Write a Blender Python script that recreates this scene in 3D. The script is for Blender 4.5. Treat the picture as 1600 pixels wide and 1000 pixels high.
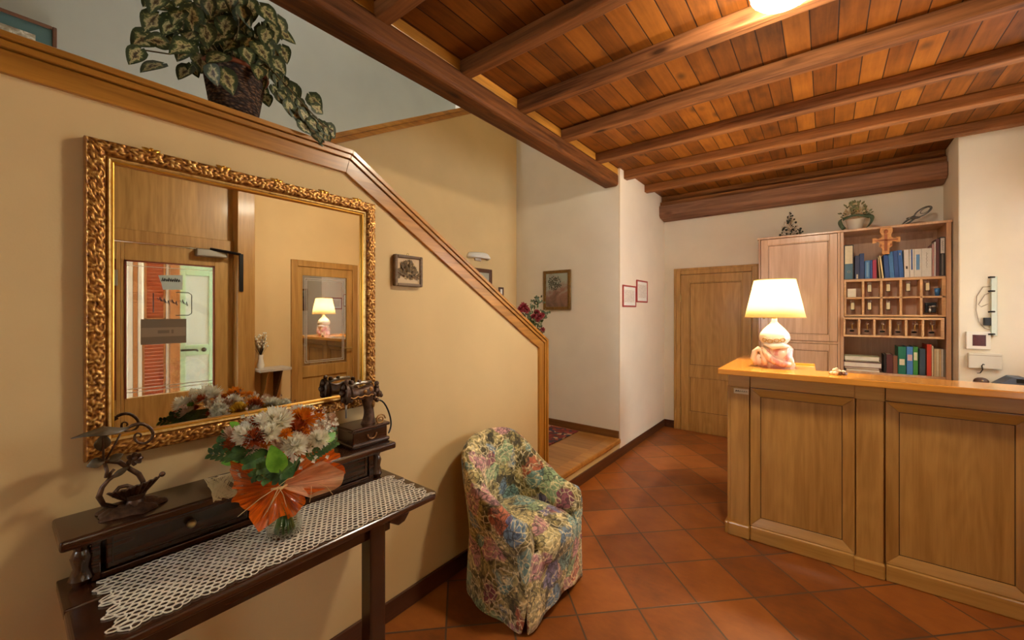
import bpy, bmesh, math, random
from mathutils import Vector, Matrix, noise
PI = math.pi
random.seed(7)
for o in list(bpy.data.objects): bpy.data.objects.remove(o)
SC = bpy.context.scene
COL = SC.collection

# ------------------------------------------------------------------ camera, world, exposure
CAM = Vector((1.76, 0.0, 1.57)); FPX = 632.0; CX = 800.0; CY = 487.0; YAW = math.atan(490/632.0)
cd = bpy.data.cameras.new('camera'); cam = bpy.data.objects.new('camera', cd); COL.objects.link(cam)
cam.location = CAM; cam.rotation_euler = (PI/2, 0, YAW)
cd.sensor_width = 36.0; cd.lens = 36.0*FPX/1600; cd.shift_y = -13/1600; cd.clip_start = 0.02
SC.camera = cam
w = bpy.data.worlds.new('world'); SC.world = w; w.use_nodes = True
w.node_tree.nodes['Background'].inputs[0].default_value = (0.93, 0.97, 1.0, 1)
w.node_tree.nodes['Background'].inputs[1].default_value = 17.0
SC.view_settings.view_transform = 'Standard'; SC.view_settings.look = 'None'
SC.view_settings.gamma = 1; SC.view_settings.use_curve_mapping = False
SC.view_settings.exposure = 0.10
SC.cycles.use_denoising = True
SC.cycles.max_bounces = 10; SC.cycles.diffuse_bounces = 6; SC.cycles.glossy_bounces = 5
SC.cycles.transparent_max_bounces = 24; SC.cycles.sample_clamp_indirect = 6.0
SC.cycles.caustics_reflective = False; SC.cycles.caustics_refractive = False
CEIL_LAMP = 185.0        # emission of the ceiling globe
LAMP_W = 72.0           # bulb in the counter lamp
STAIR_FILL = 58.0          # unseen lamp added over the landing

# pixel of the 1600x1000 photograph -> a point on a plane of the room
_F = Vector((-math.sin(YAW), math.cos(YAW), 0)); _R = Vector((math.cos(YAW), math.sin(YAW), 0)); _U = Vector((0, 0, 1))
def on(ax, v, x, y):
    d = _F + _R*((x-CX)/FPX) + _U*((CY-y)/FPX)
    return CAM + d*((v-CAM[ax])/d[ax])
def PX(v, x, y): return on(0, v, x, y)
def PY(v, x, y): return on(1, v, x, y)
def PZ(v, x, y): return on(2, v, x, y)

# ------------------------------------------------------------------ mesh builder
class M:
    def __init__(s): s.v = []; s.f = []; s.uv = {}; s.mi = []; s.cur = 0; s.att = None
    def add(s, verts, faces, uvs=None):
        b = len(s.v); s.v += [Vector(p) for p in verts]
        for i, f in enumerate(faces):
            if uvs: s.uv[len(s.f)] = uvs[i]
            s.f.append([b+k for k in f]); s.mi.append(s.cur)
        return s
    def box(s, x0, x1, y0, y1, z0, z1):
        return s.add([(x0,y0,z0),(x1,y0,z0),(x1,y1,z0),(x0,y1,z0),(x0,y0,z1),(x1,y0,z1),(x1,y1,z1),(x0,y1,z1)],
                     [(0,3,2,1),(4,5,6,7),(0,1,5,4),(1,2,6,5),(2,3,7,6),(3,0,4,7)])
    def obox(s, c, size, rot):
        h = [d/2 for d in size]; P = []
        for z in (-1,1):
            for x, y in ((-1,-1),(1,-1),(1,1),(-1,1)):
                P.append(Vector(c)+rot@Vector((x*h[0],y*h[1],z*h[2])))
        return s.add(P, [(0,3,2,1),(4,5,6,7),(0,1,5,4),(1,2,6,5),(2,3,7,6),(3,0,4,7)])
    def prism(s, pts, ax, a, b):
        def q(p, t): return {'x': (t,p[0],p[1]), 'y': (p[0],t,p[1]), 'z': (p[0],p[1],t)}[ax]
        n = len(pts); V = [q(p,a) for p in pts]+[q(p,b) for p in pts]
        F = [tuple(range(n))[::-1], tuple(range(n,2*n))]+[(i,(i+1)%n,n+(i+1)%n,n+i) for i in range(n)]
        return s.add(V, F)
    def tube(s, pts, r, n=8, closed=False):
        pts = [Vector(p) for p in pts]; m = len(pts)
        R = r if isinstance(r, (list, tuple)) else [r]*m
        V = []; F = []; prev = None
        for i, p in enumerate(pts):
            a = pts[i-1] if (i > 0 or closed) else p; b = pts[(i+1) % m] if (i < m-1 or closed) else p
            t = (b-a); t = t.normalized() if t.length > 1e-9 else Vector((0,0,1))
            if prev is None:
                u = t.orthogonal().normalized()
            else:
                u = prev - t*prev.dot(t)
                u = u.normalized() if u.length > 1e-6 else t.orthogonal().normalized()
            prev = u; w_ = t.cross(u)
            for k in range(n):
                a_ = 2*PI*k/n; V.append(p+(u*math.cos(a_)+w_*math.sin(a_))*R[i])
        for i in range(m if closed else m-1):
            j = (i+1) % m
            for k in range(n):
                F.append((i*n+k, i*n+(k+1)%n, j*n+(k+1)%n, j*n+k))
        if not closed: F += [tuple(range(n))[::-1], tuple(range((m-1)*n, m*n))]
        return s.add(V, F)
    def lathe(s, prof, cx, cy, n=32, wob=None):
        V = []; F = []; m = len(prof)
        for i, (r, z) in enumerate(prof):
            for k in range(n):
                a = 2*PI*k/n; rr = r*(wob(a, z) if wob else 1)
                V.append((cx+rr*math.cos(a), cy+rr*math.sin(a), z))
        for i in range(m-1):
            for k in range(n): F.append((i*n+k, i*n+(k+1)%n, (i+1)*n+(k+1)%n, (i+1)*n+k))
        F += [tuple(range(n))[::-1], tuple(range((m-1)*n, m*n))]
        return s.add(V, F)
    def shell(s, prof, cx, cy, n=32, wob=None):     # open lathe
        s.lathe(prof, cx, cy, n, wob); s.f = s.f[:-2]; s.mi = s.mi[:-2]; return s
    def ball(s, c, r, nu=12, nv=8, fn=None):
        c = Vector(c); r = Vector((r,r,r)) if not hasattr(r, '__len__') else Vector(r)
        V = []; F = []
        for j in range(nv+1):
            th = PI*j/nv
            for i in range(nu):
                a = 2*PI*i/nu; d = Vector((math.sin(th)*math.cos(a), math.sin(th)*math.sin(a), math.cos(th)))
                k = fn(d) if fn else 1
                V.append(c+Vector((d.x*r.x, d.y*r.y, d.z*r.z))*k)
        for j in range(nv):
            for i in range(nu): F.append((j*nu+i, (j+1)*nu+i, (j+1)*nu+(i+1)%nu, j*nu+(i+1)%nu))
        return s.add(V, F)
    def grid(s, fn, nu, nv, cu=False):
        V = []; F = []; UV = []
        for j in range(nv+1):
            for i in range(nu if cu else nu+1): V.append(fn(i/nu, j/nv))
        w_ = nu if cu else nu+1
        for j in range(nv):
            for i in range(nu):
                F.append((j*w_+i, j*w_+(i+1)%w_, (j+1)*w_+(i+1)%w_, (j+1)*w_+i))
                UV.append([(i/nu,j/nv),((i+1)/nu,j/nv),((i+1)/nu,(j+1)/nv),(i/nu,(j+1)/nv)])
        return s.add(V, F, UV)
    def leaf(s, base, d, nrm, L, W, shape='heart', bend=0.2, fold=0.15, n=6):
        d = Vector(d).normalized(); nrm = Vector(nrm); nrm = (nrm-d*nrm.dot(d)); nrm = nrm.normalized() if nrm.length > 1e-4 else d.orthogonal().normalized()
        sd = d.cross(nrm)
        def wid(t):
            if shape == 'heart': return math.sin(PI*min(1, t)**.58)**.8 if t > 0 else .12
            if shape == 'petal': return math.sin(PI*(0.08+0.84*t))**0.7
            return math.sin(PI*(0.02+0.97*t))
        V = []; F = []; UV = []
        for i in range(n+1):
            t = i/n; wv = wid(t)*W/2
            if i == n: wv *= 0.15
            off = -bend*L*t*t
            for k, u in enumerate((-1, 0, 1)):
                p = Vector(base)+d*(L*t)+sd*(u*wv)+nrm*(off+abs(u)*wv*fold*2)
                if shape == 'heart' and u != 0 and t < 0.3: p -= d*(L*.16*(1-t/.3))
                V.append(p)
        for i in range(n):
            for k in range(2):
                F.append((i*3+k, i*3+k+1, (i+1)*3+k+1, (i+1)*3+k))
                UV.append([(k/2,i/n),((k+1)/2,i/n),((k+1)/2,(i+1)/n),(k/2,(i+1)/n)])
        return s.add(V, F, UV)

BASE = {}
def _link(name, m, mat, loc, parent=None, bevel=0, smooth=None, angle=35, seg=2, recalc=True, solid=0, subsurf=0):
    me = bpy.data.meshes.new(name)
    me.from_pydata([tuple(p-loc) for p in m.v], [], m.f)
    for x in (mat if isinstance(mat, (list, tuple)) else [mat]): me.materials.append(x)
    if any(m.mi):
        for p, k in zip(me.polygons, m.mi): p.material_index = k
    if m.uv:
        L = me.uv_layers.new(name='uv')
        for p in me.polygons:
            if p.index in m.uv:
                for li, q in zip(p.loop_indices, m.uv[p.index]): L.data[li].uv = q
    if m.att:
        a = me.attributes.new('relief', 'FLOAT', 'POINT'); a.data.foreach_set('value', m.att)
    if recalc:
        b = bmesh.new(); b.from_mesh(me); bmesh.ops.recalc_face_normals(b, faces=b.faces[:]); b.to_mesh(me); b.free()
    me.update()
    if smooth:
        me.shade_smooth()
        if smooth != 'full': me.set_sharp_from_angle(angle=math.radians(angle))
    o = bpy.data.objects.new(name, me); COL.objects.link(o)
    if parent: o.parent = parent
    if solid:
        q = o.modifiers.new('solid', 'SOLIDIFY'); q.thickness = solid; q.offset = 0
    if bevel:
        q = o.modifiers.new('bevel', 'BEVEL'); q.width = bevel; q.segments = seg; q.limit_method = 'ANGLE'; q.angle_limit = math.radians(40)
    if subsurf:
        q = o.modifiers.new('sub', 'SUBSURF'); q.levels = subsurf; q.render_levels = subsurf
    return o
def thing(name, label, cat, loc, group=None):
    o = bpy.data.objects.new(name, None); COL.objects.link(o); o.location = loc; o.empty_display_size = .05
    o['label'] = label; o['category'] = cat
    if group: o['group'] = group
    BASE[o] = Vector(loc); return o
def part(name, m, mat, parent, label=None, **k):
    loc = BASE[parent]; o = _link(name, m, mat, loc, parent, **k); BASE[o] = loc
    if label: o['label'] = label
    return o
def single(name, m, mat, label, cat, group=None, **k):
    lo = Vector([min(p[i] for p in m.v) for i in range(3)]); hi = Vector([max(p[i] for p in m.v) for i in range(3)])
    loc = Vector(((lo.x+hi.x)/2, (lo.y+hi.y)/2, lo.z))
    o = _link(name, m, mat, loc, **k); o.location = loc; BASE[o] = loc
    o['label'] = label; o['category'] = cat
    if group: o['group'] = group
    return o
def struct(name, m, mat, label=None, **k):
    o = _link(name, m, mat, Vector((0,0,0)), **k); BASE[o] = Vector((0,0,0)); o['kind'] = 'structure'
    if label: o['label'] = label
    return o

# ------------------------------------------------------------------ materials
def srgb(r, g, b):
    f = lambda c: (c/255/12.92) if c/255 <= 0.04045 else ((c/255+0.055)/1.055)**2.4
    return (f(r), f(g), f(b), 1)
class NT:
    def __init__(s, name):
        s.m = bpy.data.materials.new(name); s.m.use_nodes = True; s.t = s.m.node_tree; s.b = s.t.nodes['Principled BSDF']
    def n(s, typ, ins=None, **pr):
        x = s.t.nodes.new(typ)
        for k, v in pr.items(): setattr(x, k, v)
        if ins:
            for k, v in ins.items(): s.set(x.inputs[k], v)
        return x
    def set(s, sock, v):
        if isinstance(v, bpy.types.NodeSocket): s.t.links.new(v, sock)
        elif isinstance(v, bpy.types.Node): s.t.links.new(v.outputs[0], sock)
        else: sock.default_value = v
    def math(s, op, a, b=0.0, c=0.0): return s.n('ShaderNodeMath', {0: a, 1: b, 2: c}, operation=op).outputs[0]
    def ramp(s, fac, stops, interp='LINEAR'):
        r = s.n('ShaderNodeValToRGB', {0: fac}); e = r.color_ramp; e.interpolation = interp
        while len(e.elements) < len(stops): e.elements.new(0.5)
        for q, (p, c) in zip(e.elements, stops): q.position = p; q.color = c
        return r.outputs[0]
    def mix(s, f, a, b, typ='MIX'):
        x = s.n('ShaderNodeMix', data_type='RGBA', blend_type=typ); s.set(x.inputs[0], f); s.set(x.inputs[6], a); s.set(x.inputs[7], b); return x.outputs[2]
    def obj(s, scale=(1,1,1), rot=(0,0,0)):
        c = s.n('ShaderNodeTexCoord'); mp = s.n('ShaderNodeMapping', {'Vector': c.outputs['Object'], 'Scale': scale, 'Rotation': rot}); return mp.outputs[0]
    def noise(s, vec, scale, detail=4, rough=.55, dist=0): return s.n('ShaderNodeTexNoise', {'Vector': vec, 'Scale': scale, 'Detail': detail, 'Roughness': rough, 'Distortion': dist})
    def bump(s, h, strength, dist=.01):
        b = s.n('ShaderNodeBump', {'Height': h, 'Strength': strength, 'Distance': dist}); s.set(s.b.inputs['Normal'], b.outputs[0]); return b
    def P(s, **k):
        for a, v in k.items(): s.set(s.b.inputs[a.replace('_', ' ')], v)
        return s.m
def flat(name, c, rough=.6, metal=0, var=.0, scale=60, **k):
    t = NT(name)
    if var:
        n = t.noise(t.obj(), scale); lo = tuple(x*(1-var) for x in c[:3])+(1,); hi = tuple(min(1, x*(1+var)) for x in c[:3])+(1,)
        t.P(Base_Color=t.ramp(n.outputs[0], [(.3, lo), (.7, hi)]))
    else: t.P(Base_Color=c)
    return t.P(Roughness=rough, Metallic=metal, **k)
def plaster(name, c):
    t = NT(name); v = t.obj()
    n = t.noise(v, 2.2, 3); n2 = t.noise(v, 180, 3)
    lo = tuple(x*.94 for x in c[:3])+(1,)
    t.bump(n2.outputs[0], .12, .002)
    return t.P(Base_Color=t.ramp(n.outputs[0], [(.35, lo), (.65, c)]), Roughness=.75)
def wood(name, dark, light, axis='z', scale=1.0, rough=.42, cathedral=.0, coat=0.0, knots=0.0, spec=.5, bump=.12):
    t = NT(name); k = .06
    sc = {'x': (k,1,1), 'y': (1,k,1), 'z': (1,1,k)}[axis]
    v = t.obj(sc)
    n = t.noise(v, 38*scale, 5, .6, .4); big = t.noise(v, 7*scale, 3, .5, .8)
    fac = t.math('ADD', t.math('MULTIPLY', n.outputs[0], .6), t.math('MULTIPLY', big.outputs[0], .45))
    if cathedral:
        sc2 = {'x': (.22,1,1), 'y': (1,.22,1), 'z': (1,1,.22)}[axis]
        lowf = t.noise(t.obj(sc2), 3.2, 2, .5, .0)
        rings = t.math('SINE', t.math('MULTIPLY', lowf.outputs[0], 95.0))
        fac = t.math('ADD', fac, t.math('MULTIPLY', rings, cathedral))
    col = t.ramp(fac, [(.34, dark), (.70, light)])
    if knots:
        vo = t.n('ShaderNodeTexVoronoi', {'Vector': t.obj({'x': (.35,1,1), 'y': (1,.35,1), 'z': (1,1,.35)}[axis]), 'Scale': 5.5, 'Randomness': 1.0})
        kn = t.ramp(vo.outputs['Distance'], [(.05, (1,1,1,1)), (.16, (0,0,0,1))])
        col = t.mix(t.math('MULTIPLY', kn, knots), col, tuple(x*.28 for x in dark[:3])+(1,))
    t.bump(n.outputs[0], bump, .003 if bump < .3 else .008)
    t.P(Base_Color=col, Roughness=rough, Specular_IOR_Level=spec)
    if coat: t.P(Coat_Weight=coat, Coat_Roughness=.12)
    return t.m
MT = {}
MT['wall_yellow'] = plaster('cream yellow plaster', srgb(221, 191, 137))
MT['wall_white'] = plaster('off white plaster', srgb(238, 232, 216))
MT['wall_pink'] = plaster('warm cream plaster', srgb(236, 220, 194))
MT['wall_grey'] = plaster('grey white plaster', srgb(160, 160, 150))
MT['beam'] = wood('beam wood', srgb(46, 24, 11), srgb(124, 74, 36), 'y', 1.0, .6, knots=.7, spec=.15, bump=.6)
MT['joist'] = wood('joist wood', srgb(78, 46, 27), srgb(156, 102, 60), 'x', 1.0, .65, knots=.9, spec=.12, bump=.45)
MT['bbeam'] = wood('back beam wood', srgb(82, 56, 43), srgb(160, 116, 90), 'x', .8, .7, knots=.9, spec=.12, bump=.6)
MT['rail'] = wood('rail wood', srgb(142, 92, 30), srgb(206, 144, 58), 'y', 1.0, .34, coat=.25)
MT['railz'] = wood('rail post wood', srgb(148, 96, 30), srgb(210, 148, 60), 'z', 1.0, .34, coat=.25)
MT['oak'] = wood('counter oak', srgb(152, 104, 44), srgb(190, 140, 70), 'z', 1.0, .34, cathedral=.035, coat=.25)
MT['oakx'] = wood('counter oak rail', srgb(162, 114, 48), srgb(198, 148, 74), 'x', 1.0, .3, coat=.35)
MT['top'] = wood('lacquered counter top', srgb(196, 122, 38), srgb(222, 152, 62), 'x', .8, .2, coat=.7)
MT['cab'] = wood('cabinet wood', srgb(184, 144, 112), srgb(220, 184, 152), 'z', 1.0, .3, coat=.4)
MT['cabin'] = wood('cabinet back wood', srgb(184, 146, 122), srgb(214, 178, 152), 'z', 1.0, .5)
MT['cubby'] = wood('pigeonhole wood', srgb(190, 146, 104), srgb(226, 188, 142), 'x', 1.0, .4)
MT['door'] = wood('door wood', srgb(156, 114, 54), srgb(198, 154, 84), 'z', 1.0, .42, cathedral=.03, coat=.15)
MT['doorx'] = wood('door rail wood', srgb(150, 106, 48), srgb(192, 146, 76), 'z', 1.0, .42, coat=.15)
MT['base'] = wood('baseboard wood', srgb(58, 30, 18), srgb(96, 56, 34), 'y', 1.0, .35, coat=.2)
MT['step'] = wood('step wood', srgb(156, 98, 38), srgb(204, 148, 74), 'x', .8, .3, coat=.4)
MT['dark'] = wood('dark walnut', srgb(34, 18, 9), srgb(78, 44, 25), 'y', 1.0, .24, coat=.5, bump=.03)
MT['darkz'] = wood('dark walnut upright', srgb(34, 18, 9), srgb(74, 42, 24), 'z', 1.0, .26, coat=.5, bump=.03)
MT['iron'] = flat('wrought iron', srgb(84, 60, 44), .42, .45, .55, 70)
MT['ironleaf'] = flat('bronzed iron leaf', srgb(86, 72, 50), .5, .35, .4, 40)
MT['brass'] = flat('dull brass', srgb(176, 150, 96), .35, .85)
MT['black'] = flat('black metal', srgb(22, 20, 20), .35, .4)
MT['steel'] = flat('brushed steel', srgb(170, 170, 165), .28, .9)
MT['white'] = flat('white plastic', srgb(232, 230, 222), .4)
MT['paper'] = flat('white paper', srgb(232, 228, 214), .8, 0, .04, 30)
MT['ceramic'] = flat('white ceramic', srgb(235, 232, 222), .22)
def tile_mat():
    t = NT('terracotta floor tiles'); c = t.n('ShaderNodeTexCoord')
    sp = t.n('ShaderNodeSeparateXYZ', {0: c.outputs['Object']}); x, y = sp.outputs[0], sp.outputs[1]
    u = t.math('DIVIDE', t.math('SUBTRACT', t.math('DIVIDE', t.math('ADD', x, y), 1.41421), 2.510), .3345)
    v = t.math('DIVIDE', t.math('ADD', t.math('DIVIDE', t.math('SUBTRACT', x, y), 1.41421), .791), .3500)
    def edge(q):
        f = t.math('FRACT', t.math('ADD', q, 100.0)); return t.math('MINIMUM', f, t.math('SUBTRACT', 1.0, f))
    d = t.math('MINIMUM', edge(u), edge(v))
    tn = t.noise(t.obj(), 9, 3); d = t.math('ADD', d, t.math('MULTIPLY', t.math('SUBTRACT', tn.outputs[0], .5), .006))
    g = t.n('ShaderNodeMapRange', {0: d, 1: .010, 2: .018, 3: 1.0, 4: 0.0}).outputs[0]
    cell = t.n('ShaderNodeCombineXYZ', {0: t.math('FLOOR', t.math('ADD', u, 100.0)), 1: t.math('FLOOR', t.math('ADD', v, 100.0))})
    wn = t.n('ShaderNodeTexWhiteNoise', {0: cell.outputs[0]}, noise_dimensions='3D')
    n1 = t.noise(t.obj(), 5, 4, .6); n2 = t.noise(t.obj((1, 3, 1), (0, 0, .7)), 14, 4, .6)
    f = t.math('ADD', t.math('MULTIPLY', wn.outputs[0], .30), t.math('ADD', t.math('MULTIPLY', n1.outputs[0], .55), t.math('MULTIPLY', n2.outputs[0], .25)))
    col = t.ramp(f, [(.30, srgb(104, 54, 20)), (.55, srgb(140, 76, 27)), (.85, srgb(170, 99, 40))])
    col = t.mix(g, col, srgb(84, 62, 46))
    t.bump(t.math('SUBTRACT', t.math('MULTIPLY', n1.outputs[0], .15), t.math('MULTIPLY', g, 1.0)), .25, .004)
    return t.P(Base_Color=col, Roughness=t.math('ADD', .30, t.math('MULTIPLY', n2.outputs[0], .22)), Specular_IOR_Level=.45)
MT['tiles'] = tile_mat()
def boards_mat():
    t = NT('pine ceiling boards'); c = t.n('ShaderNodeTexCoord')
    sp = t.n('ShaderNodeSeparateXYZ', {0: c.outputs['Object']}); x = sp.outputs[0]
    u = t.math('DIVIDE', x, .121); fr = t.math('FRACT', t.math('ADD', u, 100.0)); e = t.math('MINIMUM', fr, t.math('SUBTRACT', 1.0, fr))
    g = t.n('ShaderNodeMapRange', {0: e, 1: .012, 2: .035, 3: 1.0, 4: 0.0}).outputs[0]
    cell = t.math('FLOOR', t.math('ADD', u, 100.0)); wn = t.n('ShaderNodeTexWhiteNoise', {1: cell}, noise_dimensions='1D')
    sh = t.n('ShaderNodeCombineXYZ', {0: 0.0, 1: t.math('MULTIPLY', cell, 3.7), 2: 0.0})
    vec = t.n('ShaderNodeVectorMath', {0: c.outputs['Object'], 1: sh.outputs[0]}, operation='ADD').outputs[0]
    st = t.n('ShaderNodeMapping', {'Vector': vec, 'Scale': (1, .08, 1)}).outputs[0]
    n = t.noise(st, 30, 5, .6, .5); big = t.noise(vec, 3.5, 4, .6)
    vo = t.n('ShaderNodeTexVoronoi', {'Vector': t.n('ShaderNodeMapping', {'Vector': vec, 'Scale': (1, .6, 0.01)}).outputs[0], 'Scale': 5.0})
    kn = t.ramp(vo.outputs['Distance'], [(.06, (1,1,1,1)), (.20, (0,0,0,1))])
    f = t.math('ADD', t.math('MULTIPLY', n.outputs[0], .45), t.math('ADD', t.math('MULTIPLY', big.outputs[0], .4), t.math('MULTIPLY', wn.outputs[0], .28)))
    col = t.ramp(f, [(.28, srgb(64, 34, 12)), (.52, srgb(114, 64, 20)), (.85, srgb(158, 96, 32))])
    col = t.mix(t.math('MULTIPLY', kn, .8), col, srgb(62, 36, 20))
    col = t.mix(g, col, srgb(40, 22, 12))
    t.bump(t.math('SUBTRACT', 0.0, g), .4, .004)
    return t.P(Base_Color=col, Roughness=.55, Specular_IOR_Level=.15)
MT['boards'] = boards_mat()
def parquet():
    t = NT('parquet boards'); c = t.n('ShaderNodeTexCoord'); sp = t.n('ShaderNodeSeparateXYZ', {0: c.outputs['Object']})
    u = t.math('DIVIDE', sp.outputs[1], .14); fr = t.math('FRACT', t.math('ADD', u, 100.0)); e = t.math('MINIMUM', fr, t.math('SUBTRACT', 1.0, fr))
    g = t.n('ShaderNodeMapRange', {0: e, 1: .008, 2: .02, 3: 1.0, 4: 0.0}).outputs[0]
    wn = t.n('ShaderNodeTexWhiteNoise', {1: t.math('FLOOR', u)}, noise_dimensions='1D')
    n = t.noise(t.obj((.07, 1, 1)), 30, 5, .6, .5)
    f = t.math('ADD', t.math('MULTIPLY', n.outputs[0], .6), t.math('MULTIPLY', wn.outputs[0], .35))
    col = t.ramp(f, [(.25, srgb(146, 94, 40)), (.8, srgb(206, 154, 84))]); col = t.mix(t.math('MULTIPLY', g, .6), col, srgb(80, 44, 20))
    return t.P(Base_Color=col, Roughness=.28, Coat_Weight=.3)
MT['parquet'] = parquet()
# ------------------------------------------------------------------ the ceiling lamp and other lights
def point(name, loc, W, col, r=.05):
    l = bpy.data.lights.new(name, 'POINT'); l.energy = W; l.color = col; l.shadow_soft_size = r
    o = bpy.data.objects.new(name, l); COL.objects.link(o); o.location = loc; return o
def emis(name, c, s):
    t = NT(name); return t.P(Base_Color=(.8,.8,.8,1), Emission_Color=c, Emission_Strength=s)
MT['globe'] = emis('lit opal glass', (1.0, .87, .66, 1), CEIL_LAMP)
MT['globe_fill'] = emis('lit opal glass of the added fill lamp', (1.0, .86, .66, 1), CEIL_LAMP*.02)
MT['globe_landing_fill'] = emis('lit globe of the added landing lamp', (.93, .97, 1.0, 1), STAIR_FILL)
t_ = thing('ceiling_lamp', 'lit round white ceiling lamp between the wooden joists', 'lamp', (1.62, 2.14, 3.115))
part('mount', M().lathe([(.07,3.115),(.07,3.06),(.15,3.05),(.152,3.036)], 1.62, 2.14, 32), MT['white'], t_, smooth=True)  # rim widened to keep lamp light off the boards just above
part('opal_shade', M().lathe([(.118,3.04),(.135,3.02),(.132,2.985),(.105,2.955),(.06,2.94),(.001,2.936)], 1.62, 2.14, 40), MT['globe'], t_, smooth='full')
t_ = thing('ceiling_lamp', 'added unseen round fill lamp on the ceiling over the entrance side of the room', 'lamp', (2.35, -.95, 3.115))  # unseen lamp added as weak fill from behind the camera
part('mount', M().lathe([(.07,3.115),(.07,3.06),(.12,3.05),(.12,3.04)], 2.35, -.95, 32), MT['white'], t_, smooth=True)
part('opal_shade', M().lathe([(.118,3.04),(.135,3.02),(.132,2.985),(.105,2.955),(.06,2.94),(.001,2.936)], 2.35, -.95, 40), MT['globe_fill'], t_, smooth='full')
t_ = thing('landing_fill_lamp', 'added unseen round lamp lighting the wall above the stair landing', 'lamp', (-1.5, 1.2, 5.6))  # unseen lamp added to light the grey stair wall
part('opal_shade', M().lathe([(.118,5.6),(.135,5.56),(.105,5.515),(.001,5.5)], -1.5, 1.2, 24), MT['globe_landing_fill'], t_, smooth='full')

# ------------------------------------------------------------------ the setting
YB = 5.67; YS = 4.149; XR = 3.2; XS = -1.384
struct('floor', M().box(-.02, XR+.1, -2.1, YB+.1, -.06, 0), MT['tiles'])
struct('ceiling', M().box(-.05, XR+.2, -2.2, YB+.2, 3.115, 3.2), MT['boards'])
def off(path, n):                                                   # mitred offset of a polyline, to its left
    P = [Vector(p) for p in path]; out = []
    for i, p in enumerate(P):
        ds = []
        if i: ds.append((p-P[i-1]).normalized())
        if i < len(P)-1: ds.append((P[i+1]-p).normalized())
        ns = [Vector((-d.y, d.x)) for d in ds]
        m = ns[0] if len(ns) == 1 else (ns[0]+ns[1]).normalized()
        out.append(p+m*(n/(m.dot(ns[0]))))
    return out
def band(m, path, n0, n1, a, b, segs=None):
    A, B = off(path, n0), off(path, n1)
    for i in (segs or range(len(path)-1)): m.prism([A[i], A[i+1], B[i+1], B[i]], 'x', a, b)
    return m
RAIL = [(-2, 2.325), (1.032, 2.318), (2.702, 1.351), (2.702, .2)]
q = off(RAIL, -.07)
struct('wall_left', M().prism([(-2, 0)]+[tuple(p) for p in q[:3]]+[(q[3].x, 0)], 'x', -.12, 0), MT['wall_yellow'])
def rail(m, path, segs, a=-.15):
    band(m, path, -.046, -.107, a+.03, .016, segs); band(m, path, -.041, -.046, a+.03, .010, segs)
    band(m, path, -.022, -.041, a+.02, .024, segs); band(m, path, -.019, -.022, a+.02, .018, segs); band(m, path, 0, -.019, a, .032, segs); return m
struct('trim_1', rail(M(), RAIL, (0, 1)), MT['rail'], 'orange wooden handrail board capping the stair wall', bevel=.0015, seg=1)
struct('trim_2', rail(M(), RAIL, (2,)), MT['railz'], 'orange wooden end board of the stair wall')
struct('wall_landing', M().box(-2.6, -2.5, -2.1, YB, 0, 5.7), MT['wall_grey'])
def slant(y): return 2.40+(y-.6)*.5424
struct('wall_stair', M().prism([(.4, 0), (.4, slant(.4)-.07), (YS, slant(YS)-.07), (YS, 0)], 'x', XS-.1, XS), MT['wall_yellow'])
m = M(); m.prism([(.4, slant(.4)-.075), (.4, slant(.4)-.03), (YS, slant(YS)-.03), (YS, slant(YS)-.075)], 'x', XS-.12, XS+.015)
m.prism([(.4, slant(.4)-.03), (.4, slant(.4)+.012), (YS, slant(YS)+.012), (YS, slant(YS)-.03)], 'x', XS-.13, XS+.03)
struct('trim_3', m, MT['rail'], 'sloping wooden cap of the upper stair wall', bevel=.004)
struct('wall_inner', M().box(-2.5, 0, YS, YB+.1, 0, 3.13), MT['wall_white'])
struct('wall_inner_upper', M().box(-2.5, -.05, YS, YB+.1, 3.13, 5.7), MT['wall_white'])
struct('wall_above_beam', M().box(-.15, -.05, -2.1, YS, 3.05, 5.7), MT['wall_white'])
struct('ceiling_stair', M().box(-2.6, -.05, -2.1, YB, 5.6, 5.7), MT['wall_white'])
m = M().box(-2.6, .06, -2.2, -2.0, 0, 5.6).box(.66, XR+.1, -2.2, -2.0, 0, 5.6).box(.06, .66, -2.2, -2.0, 0, 1.2).box(.06, .66, -2.2, -2.0, 2.35, 5.6)
struct('wall_front', m, MT['wall_yellow'])
struct('wall_side', M().box(0, .012, YS, YB, 0, 3.12), MT['wall_pink'])
struct('wall_back', M().box(0, XR+.1, YB, YB+.1, 0, 3.115), MT['wall_white'])
struct('wall_pier', M().box(2.662, XR, 5.1, YB, 0, 3.116), MT['wall_white'], bevel=.01)
m = M(); m.box(XR, XR+.12, 1.775, 2.16, 0, 3.115); m.box(XR, XR+.12, 2.16, 2.99, 2.17, 3.115); m.box(XR, XR+.12, 2.99, 3.5, 0, 3.115); m.box(XR, XR+.12, 4.75, YB, 0, 3.115); m.box(XR, XR+.12, 3.5, 4.75, 0, 1.15); m.box(XR, XR+.12, 3.5, 4.75, 2.5, 3.115)
m.box(XR, XR+.12, -2.0, -.45, 0, 3.115); m.box(XR, XR+.12, -.45, 1.775, 2.96, 3.115)
struct('wall_right', m, MT['wall_yellow'])
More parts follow.
